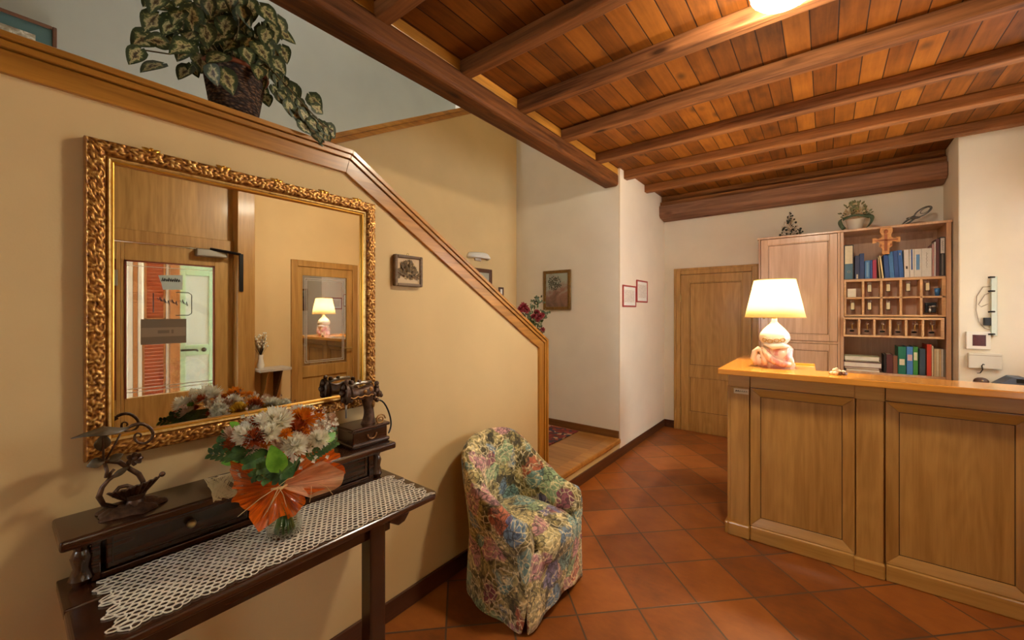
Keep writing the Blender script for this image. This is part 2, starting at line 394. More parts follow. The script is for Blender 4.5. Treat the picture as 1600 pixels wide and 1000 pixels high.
# the raised wooden platform at the foot of the stairs, and the flight behind the wall
struct('platform_floor', M().box(XS, -.03, 2.4, YS, .16, .205), MT['parquet'])
struct('platform_riser', M().box(-.12, 0, 2.70, YS, 0, .155), MT['wall_yellow'])
struct('platform_nosing', M().box(-.10, .022, 2.70, YS+.005, .155, .206), MT['step'], bevel=.012)
for k in range(7):
    struct('stair_step', M().box(XS, -.12, 2.4-.25*k-.27, 2.4-.25*k, .2+.16*k, .2+.17*(k+1)), MT['step'], bevel=.01)
struct('landing_floor', M().box(-2.5, -.12, -2.0, .65, 1.35, 1.40), MT['parquet'])
m = M(); m.prism([(-2, 0), (-2, .1), (YB, .1), (YB, 0)], 'x', 0, .016)
MT['skirt'] = wood('stair skirting wood', srgb(92, 58, 28), srgb(134, 90, 48), 'x', 1.0, .4)
struct('baseboard_left', m, MT['base'], bevel=.004)
struct('baseboard_back', M().box(.016, .162, YB-.016, YB, 0, .1), MT['base'], bevel=.004)
struct('baseboard_platform', M().box(XS, .004, YS-.016, YS, .206, .285), MT['skirt'], bevel=.004)
struct('baseboard_stair', M().box(XS, XS+.016, 2.4, YS-.016, .206, .285), MT['skirt'], bevel=.004)
# beams and joists
struct('ceiling_beam', M().box(-.165, .004, -2, YS-.004, 2.917, 3.05), MT['beam'], 'heavy dark main beam running to the stair wall corner', bevel=.03, seg=4)
FAR = [-.60, .02, .64, 1.25, 1.85, 2.43, 3.05, 3.70, 4.33, 4.97, 5.625]
for i, y in enumerate(FAR):
    x0 = -.05 if y < YS else .012
    x1 = XR if y < 5.1 else 2.66
    j = struct('ceiling_joist', M().box(x0, x1, y-.082, y, 3.028+random.uniform(-.004,.004), 3.116), MT['joist'], bevel=.009)
    if i and y < 4.4:
        struct('beam_filler', M().box(-.05, -.012, FAR[i-1], y-.082, 3.05, 3.116), MT['rail'], bevel=.003)
m = M().prism([(YB, 2.795), (YB-.06, 2.79), (5.47, 2.815), (5.44, 2.84), (5.44, 2.972), (YB, 2.972)], 'x', .012, 2.66)
struct('back_beam', m, MT['bbeam'], 'thick weathered beam along the top of the back wall', bevel=.012, seg=3)
struct('beam_filler', M().box(.012, 2.66, 5.49, YB, 2.972, 3.028), MT['joist'], bevel=.004)

# ------------------------------------------------------------------ doors
def frame2(m, ax, a, b, u0, u1, z0, z1, wdt):                       # three-sided frame
    def bx(p0, p1, q0, q1):
        if ax == 'x': m.box(a, b, p0, p1, q0, q1)
        else: m.box(p0, p1, a, b, q0, q1)
    bx(u0, u0+wdt, z0, z1); bx(u1-wdt, u1, z0, z1); bx(u0+wdt, u1-wdt, z1-wdt, z1); return m
d1 = struct('door_1', frame2(M(), 'y', YB-.035, YB, .162, 1.125, 0, 2.13, .07), MT['door'], 'plain wooden door with two panels in the back wall', bevel=.006)
part('outer_moulding', frame2(M(), 'y', YB-.05, YB-.03, .150, 1.137, 0, 2.143, .026), MT['door'], d1, bevel=.005)
m = M(); y0 = YB-.03
m.box(.236, .335, y0, YB-.005, 0, 2.055); m.box(.955, 1.05, y0, YB-.005, 0, 2.055)
m.box(.335, .955, y0, YB-.005, 1.955, 2.055); m.box(.335, .955, y0, YB-.005, .72, .86); m.box(.335, .955, y0, YB-.005, 0, .25)
lf = part('door_leaf', m, MT['door'], d1, bevel=.004)
part('panel', M().box(.330, .960, YB-.018, YB-.008, .855, 1.96), MT['door'], d1); part('panel', M().box(.330, .960, YB-.018, YB-.008, .24, .73), MT['door'], d1)
MT['groove'] = flat('dark joint line', srgb(74, 48, 24), .7)
def bead(parent, x0, x1, z0, z1, yf, mt, wd=.014, pr=.010):
    m = M(); g = M(); e = .004
    for a, b, c_, d_ in ((x0, x1, z0, z0+wd), (x0, x1, z1-wd, z1), (x0, x0+wd, z0+wd, z1-wd), (x1-wd, x1, z0+wd, z1-wd)): m.box(a, b, yf-pr, yf, c_, d_)
    for a, b, c_, d_ in ((x0+wd, x1-wd, z0+wd, z0+wd+e), (x0+wd, x1-wd, z1-wd-e, z1-wd), (x0+wd, x0+wd+e, z0+wd, z1-wd), (x1-wd-e, x1-wd, z0+wd, z1-wd)): g.box(a, b, yf-.0015, yf, c_, d_)
    b_ = part('panel_bead', m, mt, parent, bevel=.003); part('joint_line', g, MT['groove'], parent); return b_
bead(d1, .335, .955, .86, 1.955, YB-.018, MT['door']); bead(d1, .335, .955, .25, .72, YB-.018, MT['door'])
for z in (1.75, .25): part('hinge', M().lathe([(.008, z-.05), (.008, z+.05)], .236, YB-.04, 10), MT['brass'], d1)

def glass_mat(name, refl, tint, rough=0.0):
    t = NT(name); tr = t.n('ShaderNodeBsdfTransparent', {0: tint}); gl = t.n('ShaderNodeBsdfGlossy', {0: (.95,.95,.95,1), 'Roughness': rough})
    f = t.n('ShaderNodeMixShader', {0: refl, 1: tr.outputs[0], 2: gl.outputs[0]})
    t.t.links.new(f.outputs[0], t.t.nodes['Material Output'].inputs['Surface']); return t.m
MT['doorglass'] = glass_mat('entrance door glass', .07, (.56,.57,.56,1))
MT['addedglass'] = glass_mat('added window glass', .05, (.97,.98,.98,1))
MT['darkglass'] = glass_mat('inner door glass', .62, (.25,.22,.18,1))
MT['etch'] = flat('etched line', srgb(205, 200, 190), .6)
MT['redwood'] = flat('mahogany edge', srgb(112, 48, 26), .4)
# entrance door (seen in the mirror): door_2
x0 = XR-.02
m = M(); m.box(XR-.12, XR+.1, 1.572, 1.735, 0, 2.96); m.box(XR+.0, XR+.1, 1.735, 1.775, 0, 2.96); m.box(x0, XR+.1, -.45, -.29, 0, 2.96); m.box(x0, XR+.1, -.29, 1.61, 2.20, 2.31); m.box(x0, XR+.1, -.29, 1.61, 2.86, 2.96)
d2 = struct('door_2', m, MT['doorx'], 'wooden entrance door with a glass pane and closer', bevel=.006)
part('transom_panel', M().box(XR+.02, XR+.06, -.29, 1.61, 2.31, 2.86), MT['door'], d2)
for (ya, yb) in ((.71, 1.605), (-.285, .709)):
    m = M(); s0 = .024 if ya > 0 else .08; s1 = .195 if ya > 0 else .03
    m.box(XR+.012, XR+.06, ya, ya+s0, 0, 2.195); m.box(XR+.012, XR+.06, yb-s1, yb, 0, 2.195)
    m.box(XR+.012, XR+.06, ya+s0, yb-s1, 2.035, 2.195); m.box(XR+.012, XR+.06, ya+s0, yb-s1, 0, .79)
    lf = part('door_leaf', m, MT['door'], d2, bevel=.004)
    part('glass_pane', M().box(XR+.030, XR+.036, ya+s0, yb-s1, .79, 2.035), MT['doorglass'], lf)
    m = M()
    for z in (.835, .865): m.box(XR+.027, XR+.029, ya+s0, yb-s1, z, z+.006)
    m.box(XR+.027, XR+.029, ya+s0, yb-s1, 1.985, 1.99)
    part('etched_border', m, MT['etch'], lf)
    part('glazing_bead', M().box(XR+.004, XR+.03, yb-s1-.014, yb-s1, .79, 2.035).box(XR+.004, XR+.03, ya+s0, ya+s0+.014, .79, 2.035).box(XR+.004, XR+.03, ya+s0, yb-s1, 2.022, 2.035), MT['redwood'], lf)
m = M().box(XR-.07, XR+.01, 1.24, 1.50, 2.12, 2.195); cl = part('door_closer', m, MT['steel'], d2, bevel=.01)
part('closer_arm', M().box(XR-.135, XR-.121, 1.585, 1.62, 1.78, 2.17).tube([(XR-.125, 1.60, 2.165), (XR-.10, 1.5, 2.18), (XR-.06, 1.35, 2.20)], .014, 8), MT['black'], cl)
part('lock_plate', M().box(XR-.004, XR+.012, .655, .69, 1.80, 1.94), MT['steel'], d2)

# notices on the entrance glass
MT['frost'] = flat('pale notice film', srgb(176, 192, 188), .5)
MT['ink'] = flat('dark ink', srgb(40, 36, 34), .7)
MT['greycard'] = flat('grey brown card', srgb(112, 98, 82), .7)
MT['greyband'] = flat('lighter grey band', srgb(138, 122, 104), .7)
t_ = thing('door_notice', 'pale tapered sticker with dark handwriting on the entrance glass', 'notice', (XR+.028, 1.06, 1.785))
part('sticker_film', M().prism([(.969, 1.913), (1.152, 1.926), (1.149, 1.785), (1.004, 1.779), (.992, 1.84)], 'x', XR+.026, XR+.0285), MT['frost'], t_)
m = M()
for k in range(9):
    y = .995+k*.0155; m.tube([(XR+.025, y, 1.858), (XR+.025, y+.007, 1.894-.006*(k % 3)), (XR+.025, y+.013, 1.862+.008*(k % 2))], .0042, 5)
part('writing', m, MT['ink'], t_)
t_ = thing('door_lettering', 'thin black bracket shaped lettering on the entrance glass', 'sign', (XR+.028, 1.08, 1.535))
part('bracket', M().tube([(XR+.027, .934, 1.746), (XR+.027, .934, 1.56)], .004, 6), MT['ink'], t_)
m = M().tube([(XR+.027, 1.10, 1.757), (XR+.027, 1.20, 1.757), (XR+.027, 1.224, 1.735), (XR+.027, 1.224, 1.555), (XR+.027, 1.20, 1.535), (XR+.027, 1.10, 1.535)], .004, 6)
part('bracket', m, MT['ink'], t_)
m = M()
for k, (y, z) in enumerate([(.97, 1.68), (1.0, 1.665), (1.03, 1.65), (1.06, 1.66), (1.09, 1.645), (1.14, 1.66), (1.17, 1.64)]):
    m.tube([(XR+.027, y-.008, z+.02), (XR+.027, y+.006, z), (XR+.027, y+.012, z+.028), (XR+.027, y+.02, z-.012)], .005, 5)
part('writing', m, MT['ink'], t_)
t_ = thing('door_card', 'grey brown rectangular card across the entrance glass', 'sign', (XR+.028, 1.01, 1.265))
part('card', M().box(XR+.024, XR+.0285, .845, 1.18, 1.265, 1.50), MT['greycard'], t_)
part('band', M().box(XR+.0225, XR+.0245, .85, 1.176, 1.335, 1.42), MT['greyband'], t_)
part('mark', M().box(XR+.0215, XR+.023, .965, 1.05, 1.365, 1.395).box(XR+.0215, XR+.023, 1.065, 1.082, 1.362, 1.398), MT['greycard'], t_)
# inner door with a mirror-like pane (seen in the mirror): door_3
m = frame2(M(), 'x', XR-.025, XR+.02, 2.15, 2.995, 0, 2.185, .075)
d3 = struct('door_3', m, MT['doorx'], 'wooden door with a bevelled glass pane beside the entrance', bevel=.006)
m = M(); m.box(XR-.01, XR+.03, 2.225, 2.283, 0, 2.11); m.box(XR-.01, XR+.03, 2.845, 2.92, 0, 2.11)
m.box(XR-.01, XR+.03, 2.283, 2.845, 2.005, 2.11); m.box(XR-.01, XR+.03, 2.283, 2.845, .78, .92); m.box(XR-.01, XR+.03, 2.283, 2.845, 0, .14); m.box(XR-.01, XR+.03, 2.55, 2.58, .14, .78)
lf = part('door_leaf', m, MT['door'], d3, bevel=.004)
part('panel', M().box(XR+.005, XR+.02, 2.283, 2.845, .14, .78), MT['door'], lf)
part('glass_pane', M().box(XR+.005, XR+.011, 2.283, 2.845, .92, 2.005), MT['darkglass'], lf)
m = M()
for k in (.03, .05): 
    a, b, c_, d_ = 2.283+k, 2.845-k, .92+k, 2.005-k
    m.box(XR+.002, XR+.0045, a, b, c_, c_+.006).box(XR+.002, XR+.0045, a, b, d_-.006, d_).box(XR+.002, XR+.0045, a, a+.006, c_, d_).box(XR+.002, XR+.0045, b-.006, b, c_, d_)
part('etched_border', m, MT['etch'], lf)
part('door_handle', M().tube([(XR-.01, 2.89, 1.10), (XR-.05, 2.89, 1.10), (XR-.055, 2.88, 1.10), (XR-.055, 2.79, 1.10)], .009, 10), MT['brass'], lf, smooth=True)
struct('dark_backing', M().box(XR+.12, XR+.2, 2.1, 3.05, 0, 2.3), MT['beam'])  # dark sheet standing in for the unlit room behind the pane

# outside the entrance: porch with shutters
struct('porch_floor', M().box(XR+.1, 6.5, -2.5, 3.1, -.06, -.01), flat('porch stone', srgb(170, 160, 145), .8, 0, .1, 20))
MT['louver'] = flat('terracotta painted louvre', srgb(186, 92, 58), .5)
MT['whitepaint'] = flat('white paint', srgb(222, 214, 206), .5)
MT['pinewood'] = wood('porch pine', srgb(150, 90, 48), srgb(190, 130, 80), 'z')
MT['palegreen'] = flat('pale green frosted pane', srgb(176, 214, 186), .3)
def shutter(y0, y1, z0, z1, label):
    t_ = thing('louvered_shutter', label, 'shutter', (5.0, (y0+y1)/2, 0))
    m = M().box(4.98, 5.03, y0, y0+.02, z0, z1).box(4.98, 5.03, y1-.02, y1, z0, z1).box(4.98, 5.03, y0, y1, z1-.03, z1).box(4.98, 5.03, y0, y1, z0, z0+.03)
    part('frame', m, MT['pinewood'], t_)
    m = M(); n = int((z1-z0-.06)/.045)
    for k in range(n):
        z = z0+.05+k*.045; m.obox((5.005, (y0+y1)/2, z), (.008, y1-y0-.04, .05), Matrix.Rotation(-.6, 3, 'Y'))
    part('slats', m, MT['louver'], t_)
shutter(1.18, 1.385, 1.46, 2.6, 'upper terracotta louvred shutter outside the entrance')
shutter(1.16, 1.385, 0, 1.30, 'lower terracotta louvred shutter outside the entrance, under the upper one')
def post(y0, y1, mt, label, x=5.0):
    single('porch_post', M().box(x-.03, x+.05, y0, y1, -.01, 2.7), MT[mt], label, 'post', bevel=.004)
post(.80, .90, 'pinewood', 'brown porch post furthest left outside the entrance')
post(1.03, 1.07, 'whitepaint', 'narrow white porch post outside the entrance, beside an orange one')
post(1.073, 1.115, 'pinewood', 'narrow orange porch post outside the entrance')
post(1.118, 1.155, 'whitepaint', 'white porch post beside the louvred shutters')
post(1.39, 1.415, 'whitepaint', 'thin white post right of the louvred shutters')
post(1.42, 1.52, 'pinewood', 'wide brown post between the shutters and the green door', 4.95)
t_ = thing('porch_door', 'pale green porch door standing outside the entrance', 'door', (5.05, 1.78, 0))
m = M().box(5.02, 5.06, 1.53, 1.60, 0, 2.2).box(5.02, 5.06, 1.86, 2.0, 0, 2.2).box(5.02, 5.06, 1.60, 1.86, 2.06, 2.2).box(5.02, 5.06, 1.60, 1.86, .98, 1.12).box(5.02, 5.06, 1.60, 1.86, 0, .42)
part('frame', m, MT['palegreen'], t_, bevel=.004); part('pane', M().box(5.035, 5.045, 1.60, 1.86, .42, .98).box(5.035, 5.045, 1.60, 1.86, 1.12, 2.06), flat('milky pane', srgb(206, 222, 226), .25), t_)
part('handle', M().tube([(5.02, 1.56, 1.055), (4.97, 1.565, 1.06), (4.97, 1.70, 1.058), (4.985, 1.72, 1.04)], .014, 8).ball((5.015, 1.80, 1.05), .03, 10, 8), MT['black'], t_, smooth='full')
struct('wall_porch', M().box(6.2, 6.3, -2.5, 3.1, 0, 3.2), MT['wall_white'])
struct('added_porch_roof', M().box(XR+.13, 6.3, -2.5, 3.1, 3.2, 3.3), MT['wall_white'])  # unseen roof added to keep the bright sky off the porch
w2 = struct('added_window_2', M().box(.06, .10, -2.12, -2.05, 1.2, 2.35).box(.62, .66, -2.12, -2.05, 1.2, 2.35).box(.10, .62, -2.12, -2.05, 2.30, 2.35).box(.10, .62, -2.12, -2.05, 1.2, 1.25).box(.10, .62, -2.12, -2.05, 2.0, 2.03), MT['door'], 'unseen narrow window added in the wall facing the counter to light it')  # unseen window added for daylight fill on the counter front
part('pane', M().box(.10, .62, -2.09, -2.085, 1.25, 2.0), MT['addedglass'], w2); part('pane', M().box(.10, .62, -2.09, -2.085, 2.03, 2.30), MT['addedglass'], w2)
w1 = struct('added_window_1', M().box(XR+.02, XR+.09, 3.5, 3.56, 1.15, 2.5).box(XR+.02, XR+.09, 4.69, 4.75, 1.15, 2.5).box(XR+.02, XR+.09, 3.56, 4.69, 2.44, 2.5).box(XR+.02, XR+.09, 3.56, 4.69, 1.15, 1.21).box(XR+.02, XR+.09, 4.10, 4.15, 1.21, 2.44), MT['door'], 'unseen two-leaf window added in the right wall to light the area behind the counter')  # unseen window added to bring daylight onto the back walls
part('pane', M().box(XR+.05, XR+.055, 3.56, 4.10, 1.21, 2.44), MT['addedglass'], w1); part('pane', M().box(XR+.05, XR+.055, 4.15, 4.69, 1.21, 2.44), MT['addedglass'], w1)
# ------------------------------------------------------------------ reception counter
CT = 1.175
t_ = thing('reception_counter', 'oak panelled reception counter standing across the right side of the room', 'counter', (1.9, 3.3, 0))
part('carcass', M().box(1.235, XR-.025, 3.235, 3.40, .0, 1.135).box(1.235, 1.28, 3.40, 4.20, 0, 1.135), MT['oak'], t_, bevel=.003)
def pilaster(x0, x1):
    part('pilaster', M().box(x0, x1, 3.205, 3.24, .09, 1.045), MT['oak'], t_, bevel=.006)
    part('plinth_block', M().box(x0-.012, x1+.006, 3.188, 3.24, 0, .093), MT['oakx'], t_, bevel=.010)
    part('frieze_block', M().box(x0-.008, x1+.004, 3.196, 3.24, 1.045, 1.135), MT['oakx'], t_, bevel=.005)
    return
pilaster(1.225, 1.343); pilaster(1.905, 2.030); pilaster(2.595, 2.72)
def bay(x0, x1):
    part('plinth', M().box(x0, x1, 3.197, 3.24, 0, .098), MT['oakx'], t_, bevel=.008)
    part('frieze', M().box(x0, x1, 3.203, 3.24, 1.050, 1.135), MT['oakx'], t_, bevel=.003)
    a, b, c_, d_ = x0, x1, .10, 1.045; k = .058
    for nm, pts in (('panel_moulding', [(a,c_),(b,c_),(b-k,c_+k),(a+k,c_+k)]), ('panel_moulding', [(b,c_),(b,d_),(b-k,d_-k),(b-k,c_+k)]),
                    ('panel_moulding', [(b,d_),(a,d_),(a+k,d_-k),(b-k,d_-k)]), ('panel_moulding', [(a,d_),(a,c_),(a+k,c_+k),(a+k,d_-k)])):
        hor = abs(pts[0][0]-pts[1][0]) > abs(pts[0][1]-pts[1][1])
        outer = pts[:2]; inner = pts[2:]
        V = [(p[0], 3.206, p[1]) for p in outer]+[(p[0], 3.224, p[1]) for p in inner]+[(p[0], 3.24, p[1]) for p in pts]
        mm = M().add(V, [(0,1,2,3),(7,6,5,4),(0,4,5,1),(1,5,6,2),(2,6,7,3),(3,7,4,0)])
        part(nm, mm, MT['oakx'] if hor else MT['oak'], t_, bevel=.003)
    part('panel', M().box(a+k, b-k, 3.231, 3.24, c_+k, d_-k), MT['oak'], t_)
    g = M(); e = .0035; p0, p1, q0, q1 = a+k, b-k, c_+k, d_-k
    g.box(p0, p1, 3.2285, 3.2315, q0, q0+e).box(p0, p1, 3.2285, 3.2315, q1-e, q1).box(p0, p0+e, 3.2285, 3.2315, q0, q1).box(p1-e, p1, 3.2285, 3.2315, q0, q1)
    part('joint_line', g, MT['groove'], t_)
bay(1.35, 1.90); bay(2.038, 2.59); bay(2.728, XR-.025)
part('side_pilaster', M().box(1.208, 1.236, 3.21, 3.33, .09, 1.045), MT['oak'], t_, bevel=.005)
part('side_plinth', M().box(1.192, 1.236, 3.20, 3.34, 0, .085), MT['oakx'], t_, bevel=.008)
part('side_panel', M().box(1.222, 1.236, 3.34, 4.20, 0, 1.135), MT['oak'], t_, bevel=.003)
m = M().prism([(1.165, 3.105), (XR-.025, 3.105), (XR-.025, 3.40), (1.71, 3.40), (1.70, 3.735), (1.46, 3.78), (1.43, 4.24), (1.165, 4.24)], 'z', 1.136, CT)
part('counter_top', m, MT['top'], t_, label='orange lacquered counter top', bevel=.006, seg=3)
t_ = thing('name_plate', 'small pale plate with dark marks on the counter corner post', 'sign', (1.298, 3.2035, .999))
part('plate', M().box(1.250, 1.341, 3.200, 3.2045, .998, 1.034), flat('cream plate', srgb(214, 190, 150), .4), t_, bevel=.002)
m = M()
for k, x in enumerate([1.266, 1.278, 1.290, 1.303, 1.316, 1.328]):
    m.tube([(x-.004, 3.1992, 1.012+.002*(k%2)), (x, 3.1992, 1.021), (x+.004, 3.1992, 1.013)], .0016 if k > 1 else .003, 5)
part('mark', m, MT['ink'], t_)

# ------------------------------------------------------------------ cupboard and key shelf unit
YC = 5.27
t_ = thing('tall_cupboard', 'tall wooden cupboard with panelled doors behind the counter lamp', 'cupboard', (1.52, 5.47, 0))
m = M().box(1.168, 1.186, YC, YB-.004, 0, 2.37).box(1.858, 1.876, YC, YB-.004, 0, 2.37).box(1.186, 1.858, YB-.024, YB-.004, 0, 2.37).box(1.186, 1.858, YC, YB-.024, 1.24, 1.262).box(1.186, 1.858, YC, YB-.02, 0, .08)
part('case', m, MT['cab'], t_, bevel=.002)
part('cornice', M().box(1.155, 1.876, YC-.015, YB-.004, 2.37, 2.392), MT['cab'], t_, bevel=.004)
def pdoor(x0, x1, z0, z1):
    m = M(); k = .062; y0, y1 = YC-.012, YC+.008
    m.box(x0, x0+k, y0, y1, z0, z1).box(x1-k, x1, y0, y1, z0, z1).box(x0+k, x1-k, y0, y1, z1-k, z1).box(x0+k, x1-k, y0, y1, z0, z0+k)
    d = part('door', m, MT['cab'], t_, bevel=.003); bead(t_, x0+k, x1-k, z0+k, z1-k, YC-.002, MT['cab'], .010, .008)
    part('panel', M().box(x0+k-.004, x1-k+.004, YC-.002, YC+.004, z0+k-.004, z1-k+.004), MT['cab'], d)
    return d
d = pdoor(1.19, 1.854, 1.265, 2.365); part('knob', M().ball((1.22, YC-.022, 1.5), .012, 12, 8), MT['brass'], d, smooth='full')
d = pdoor(1.19, 1.854, .085, 1.236); part('knob', M().ball((1.22, YC-.022, 1.0), .012, 12, 8), MT['brass'], d, smooth='full')

t_ = thing('key_shelf', 'open wooden shelf unit with rows of key pigeonholes beside the cupboard', 'shelf', (2.27, 5.47, 0))
part('side_panel', M().box(1.878, 1.904, YC-.004, YB, 0, 2.37), MT['cab'], t_, bevel=.003)
part('side_panel', M().box(2.618, 2.650, YC-.004, YB, 0, 2.37), MT['cab'], t_, bevel=.003)
part('top_board', M().box(1.876, 2.656, YC-.015, YB, 2.37, 2.392), MT['cab'], t_, bevel=.004)
m = M().box(1.904, 2.618, YB-.012, YB-.004, 0, 2.37)
bk = part('back_panel', m, MT['cabin'], t_)
m = M(); a, b, c_, d_ = 1.93, 2.59, 1.90, 2.34; k = .05
m.box(a, b, YB-.022, YB-.012, d_-k, d_).box(a, a+k, YB-.022, YB-.012, c_, d_-k).box(b-k, b, YB-.022, YB-.012, c_, d_-k)
part('back_rails', m, MT['cabin'], bk, bevel=.003)
part('shelf_board', M().box(1.904, 2.618, YC+.02, YB-.012, 1.875, 1.895), MT['cab'], t_, bevel=.002)
part('shelf_board', M().box(1.904, 2.618, YC+.02, YB-.012, .955, .977), MT['cab'], t_, bevel=.002)
m = M(); y0, y1 = YC-.006, 5.43
m.box(1.906, 2.616, y0, y1, 1.868, 1.886); m.box(1.906, 2.616, y0, y1, 1.697, 1.714); m.box(1.906, 2.616, y0, y1, 1.523, 1.541)
for x in (1.906, 2.043, 2.176, 2.312, 2.449): m.box(x, x+.018, y0, y1, 1.541, 1.868)
m.box(2.590, 2.616, y0, y1, 1.541, 1.868)
part('pigeonhole_block', m, MT['cubby'], t_, label='upper pigeonhole block of ten cells', bevel=.002)
m = M(); y0 = YC-.034
m.box(1.900, 2.602, y0, y1, 1.494, 1.514); m.box(1.900, 2.602, y0, y1, 1.322, 1.342)
for x in (1.900, 2.012, 2.124, 2.236, 2.346, 2.456): m.box(x, x+.017, y0, y1, 1.342, 1.494)
m.box(2.578, 2.602, y0, y1, 1.342, 1.494)
part('pigeonhole_block', m, MT['cubby'], t_, label='lower pigeonhole block of six cells', bevel=.002)
part('pigeonhole_back', M().box(1.906, 2.612, 5.43, 5.436, 1.325, 1.884), MT['cabin'], t_)
CELL5 = [1.985, 2.112, 2.247, 2.385, 2.522]

# ------------------------------------------------------------------ console table
t_ = thing('console_table', 'dark walnut console table with a drawer riser under the gilt mirror', 'table', (.23, .65, 0))
part('tabletop', M().box(.02, .212, .115, 1.178, .772, .80), MT['dark'], t_, bevel=.004)
part('front_leaf', M().prism([(.214, .115), (.43, .112), (.452, .135), (.454, 1.155), (.432, 1.178), (.214, 1.178)], 'z', .772, .80), MT['dark'], t_, bevel=.009, seg=3)
part('apron', M().box(.355, .385, .17, .98, .70, .772), MT['dark'], t_, bevel=.004)
part('apron', M().box(.03, .355, .17, .20, .70, .772), MT['dark'], t_, bevel=.004); part('apron', M().box(.03, .355, .94, .965, .70, .772), MT['dark'], t_, bevel=.004)
for (x, y) in ((.375, .91), (.375, .20)):
    part('leg', M().box(x-.033, x+.033, y-.033, y+.033, 0, .772), MT['darkz'], t_, bevel=.006)
m = M().prism([(.25, .772), (.345, .772), (.34, .735), (.325, .705), (.30, .695), (.285, .71), (.27, .725), (.255, .735)], 'x', .33, .385)
def brk(y0, sgn):
    pts = [(0, .772), (.10, .772), (.10, .74), (.075, .712), (.045, .706), (.02, .722), (0, .735)]
    return M().prism([(y0+sgn*p, z) for p, z in pts], 'x', .335, .40)
part('corner_bracket', brk(.965, 1), MT['dark'], t_, bevel=.006); part('corner_bracket', brk(.17, -1), MT['dark'], t_, bevel=.006)
ri = part('riser_case', M().box(.03, .112, .175, .195, .80, .945).box(.03, .112, 1.06, 1.085, .80, .945).box(.03, .05, .195, 1.06, .80, .945).box(.05, .112, .195, 1.06, .80, .818).box(.05, .112, .575, .60, .818, .945), MT['dark'], t_, bevel=.003)
part('riser_top', M().box(.004, .206, .108, 1.140, .945, .975), MT['dark'], t_, bevel=.008, seg=3)
part('riser_scroll', M().lathe([(.018, .80), (.028, .82), (.018, .85), (.024, .88), (.016, .90), (.026, .93), (.026, .945)], .10, .158, 16), MT['darkz'], t_, smooth=True)
part('riser_scroll', M().lathe([(.018, .80), (.028, .82), (.018, .85), (.024, .88), (.016, .90), (.026, .93), (.026, .945)], .10, 1.105, 16), MT['darkz'], t_, smooth=True)
for (y0, y1, ky) in ((.205, .568, .40), (.607, 1.05, .86)):
    dr = part('drawer', M().box(.06, .118, y0, y1, .826, .940), MT['dark'], t_, bevel=.004)
    part('drawer_bead', M().box(.118, .121, y0+.012, y1-.012, .838, .842).box(.118, .121, y0+.012, y1-.012, .924, .928).box(.118, .121, y0+.012, y0+.016, .842, .924).box(.118, .121, y1-.016, y1-.012, .842, .924), MT['darkz'], dr)
    part('knob', M().ball((.136, ky, .883), (.014, .013, .013), 14, 10).tube([(.118, ky, .883), (.13, ky, .883)], .006, 8), MT['brass'], dr, smooth='full')

# crocheted lace runner: a honeycomb of thread rings
def lace(name, mt, label, cat, P, nu, nv, hole=.70, thick=.0022, edge=True):
    m = M()
    for j in range(nv):
        for i in range(nu):
            u = (i+.5*(j % 2)+.25)/nu; v = (j+.5)/nv
            border = edge and (j < 3 or j >= nv-3 or i < 3 or i >= nu-3)
            mid = (abs(v-.5) < .2 and .12 < u < .9)
            hs = hole*(1.10 if border else (.88 if mid else 1.0)); hs *= random.uniform(.9, 1.08)
            c = Vector((u, v)); ring = []
            for rr in (1.0, hs):
                for k in range(8):
                    a = 2*PI*k/8+PI/8
                    ring.append((u+math.cos(a)*rr*.60/nu, v+math.sin(a)*rr*.60/nv))
            V = [P(a, b, 0) for a, b in ring]+[P(a, b, thick*(1.3 if border else 1)) for a, b in ring]
            F = []
            for k in range(8):
                q = (k+1) % 8
                F += [(16+k, 16+q, 24+q, 24+k), (k, 8+k, 8+q, q), (8+k, 24+k, 24+q, 8+q), (k, q, 16+q, 16+k)]
            m.add(V, F)
    return single(name, m, mt, label, cat)
MT['lace'] = flat('cotton lace thread', srgb(232, 224, 204), .85, 0, .10, 160)
def runner_pt(u, v, h):
    # u along the table, v from the back to the front edge
    y = .185+u*.955+(.012*math.sin(v*26) if u < .02 or u > .98 else 0)
    x = .126+v*.302 - .0*u + (.006*math.sin(u*70) if v > .97 else 0)
    x += .022*u*(v-.0)*.2+.02*u
    z = .8012+h+.0012*math.sin(u*33+v*9)**2
    return (x, y, z)
lace('lace_runner', MT['lace'], 'cream crocheted lace runner lying along the dark console table', 'table runner', runner_pt, 48, 18)

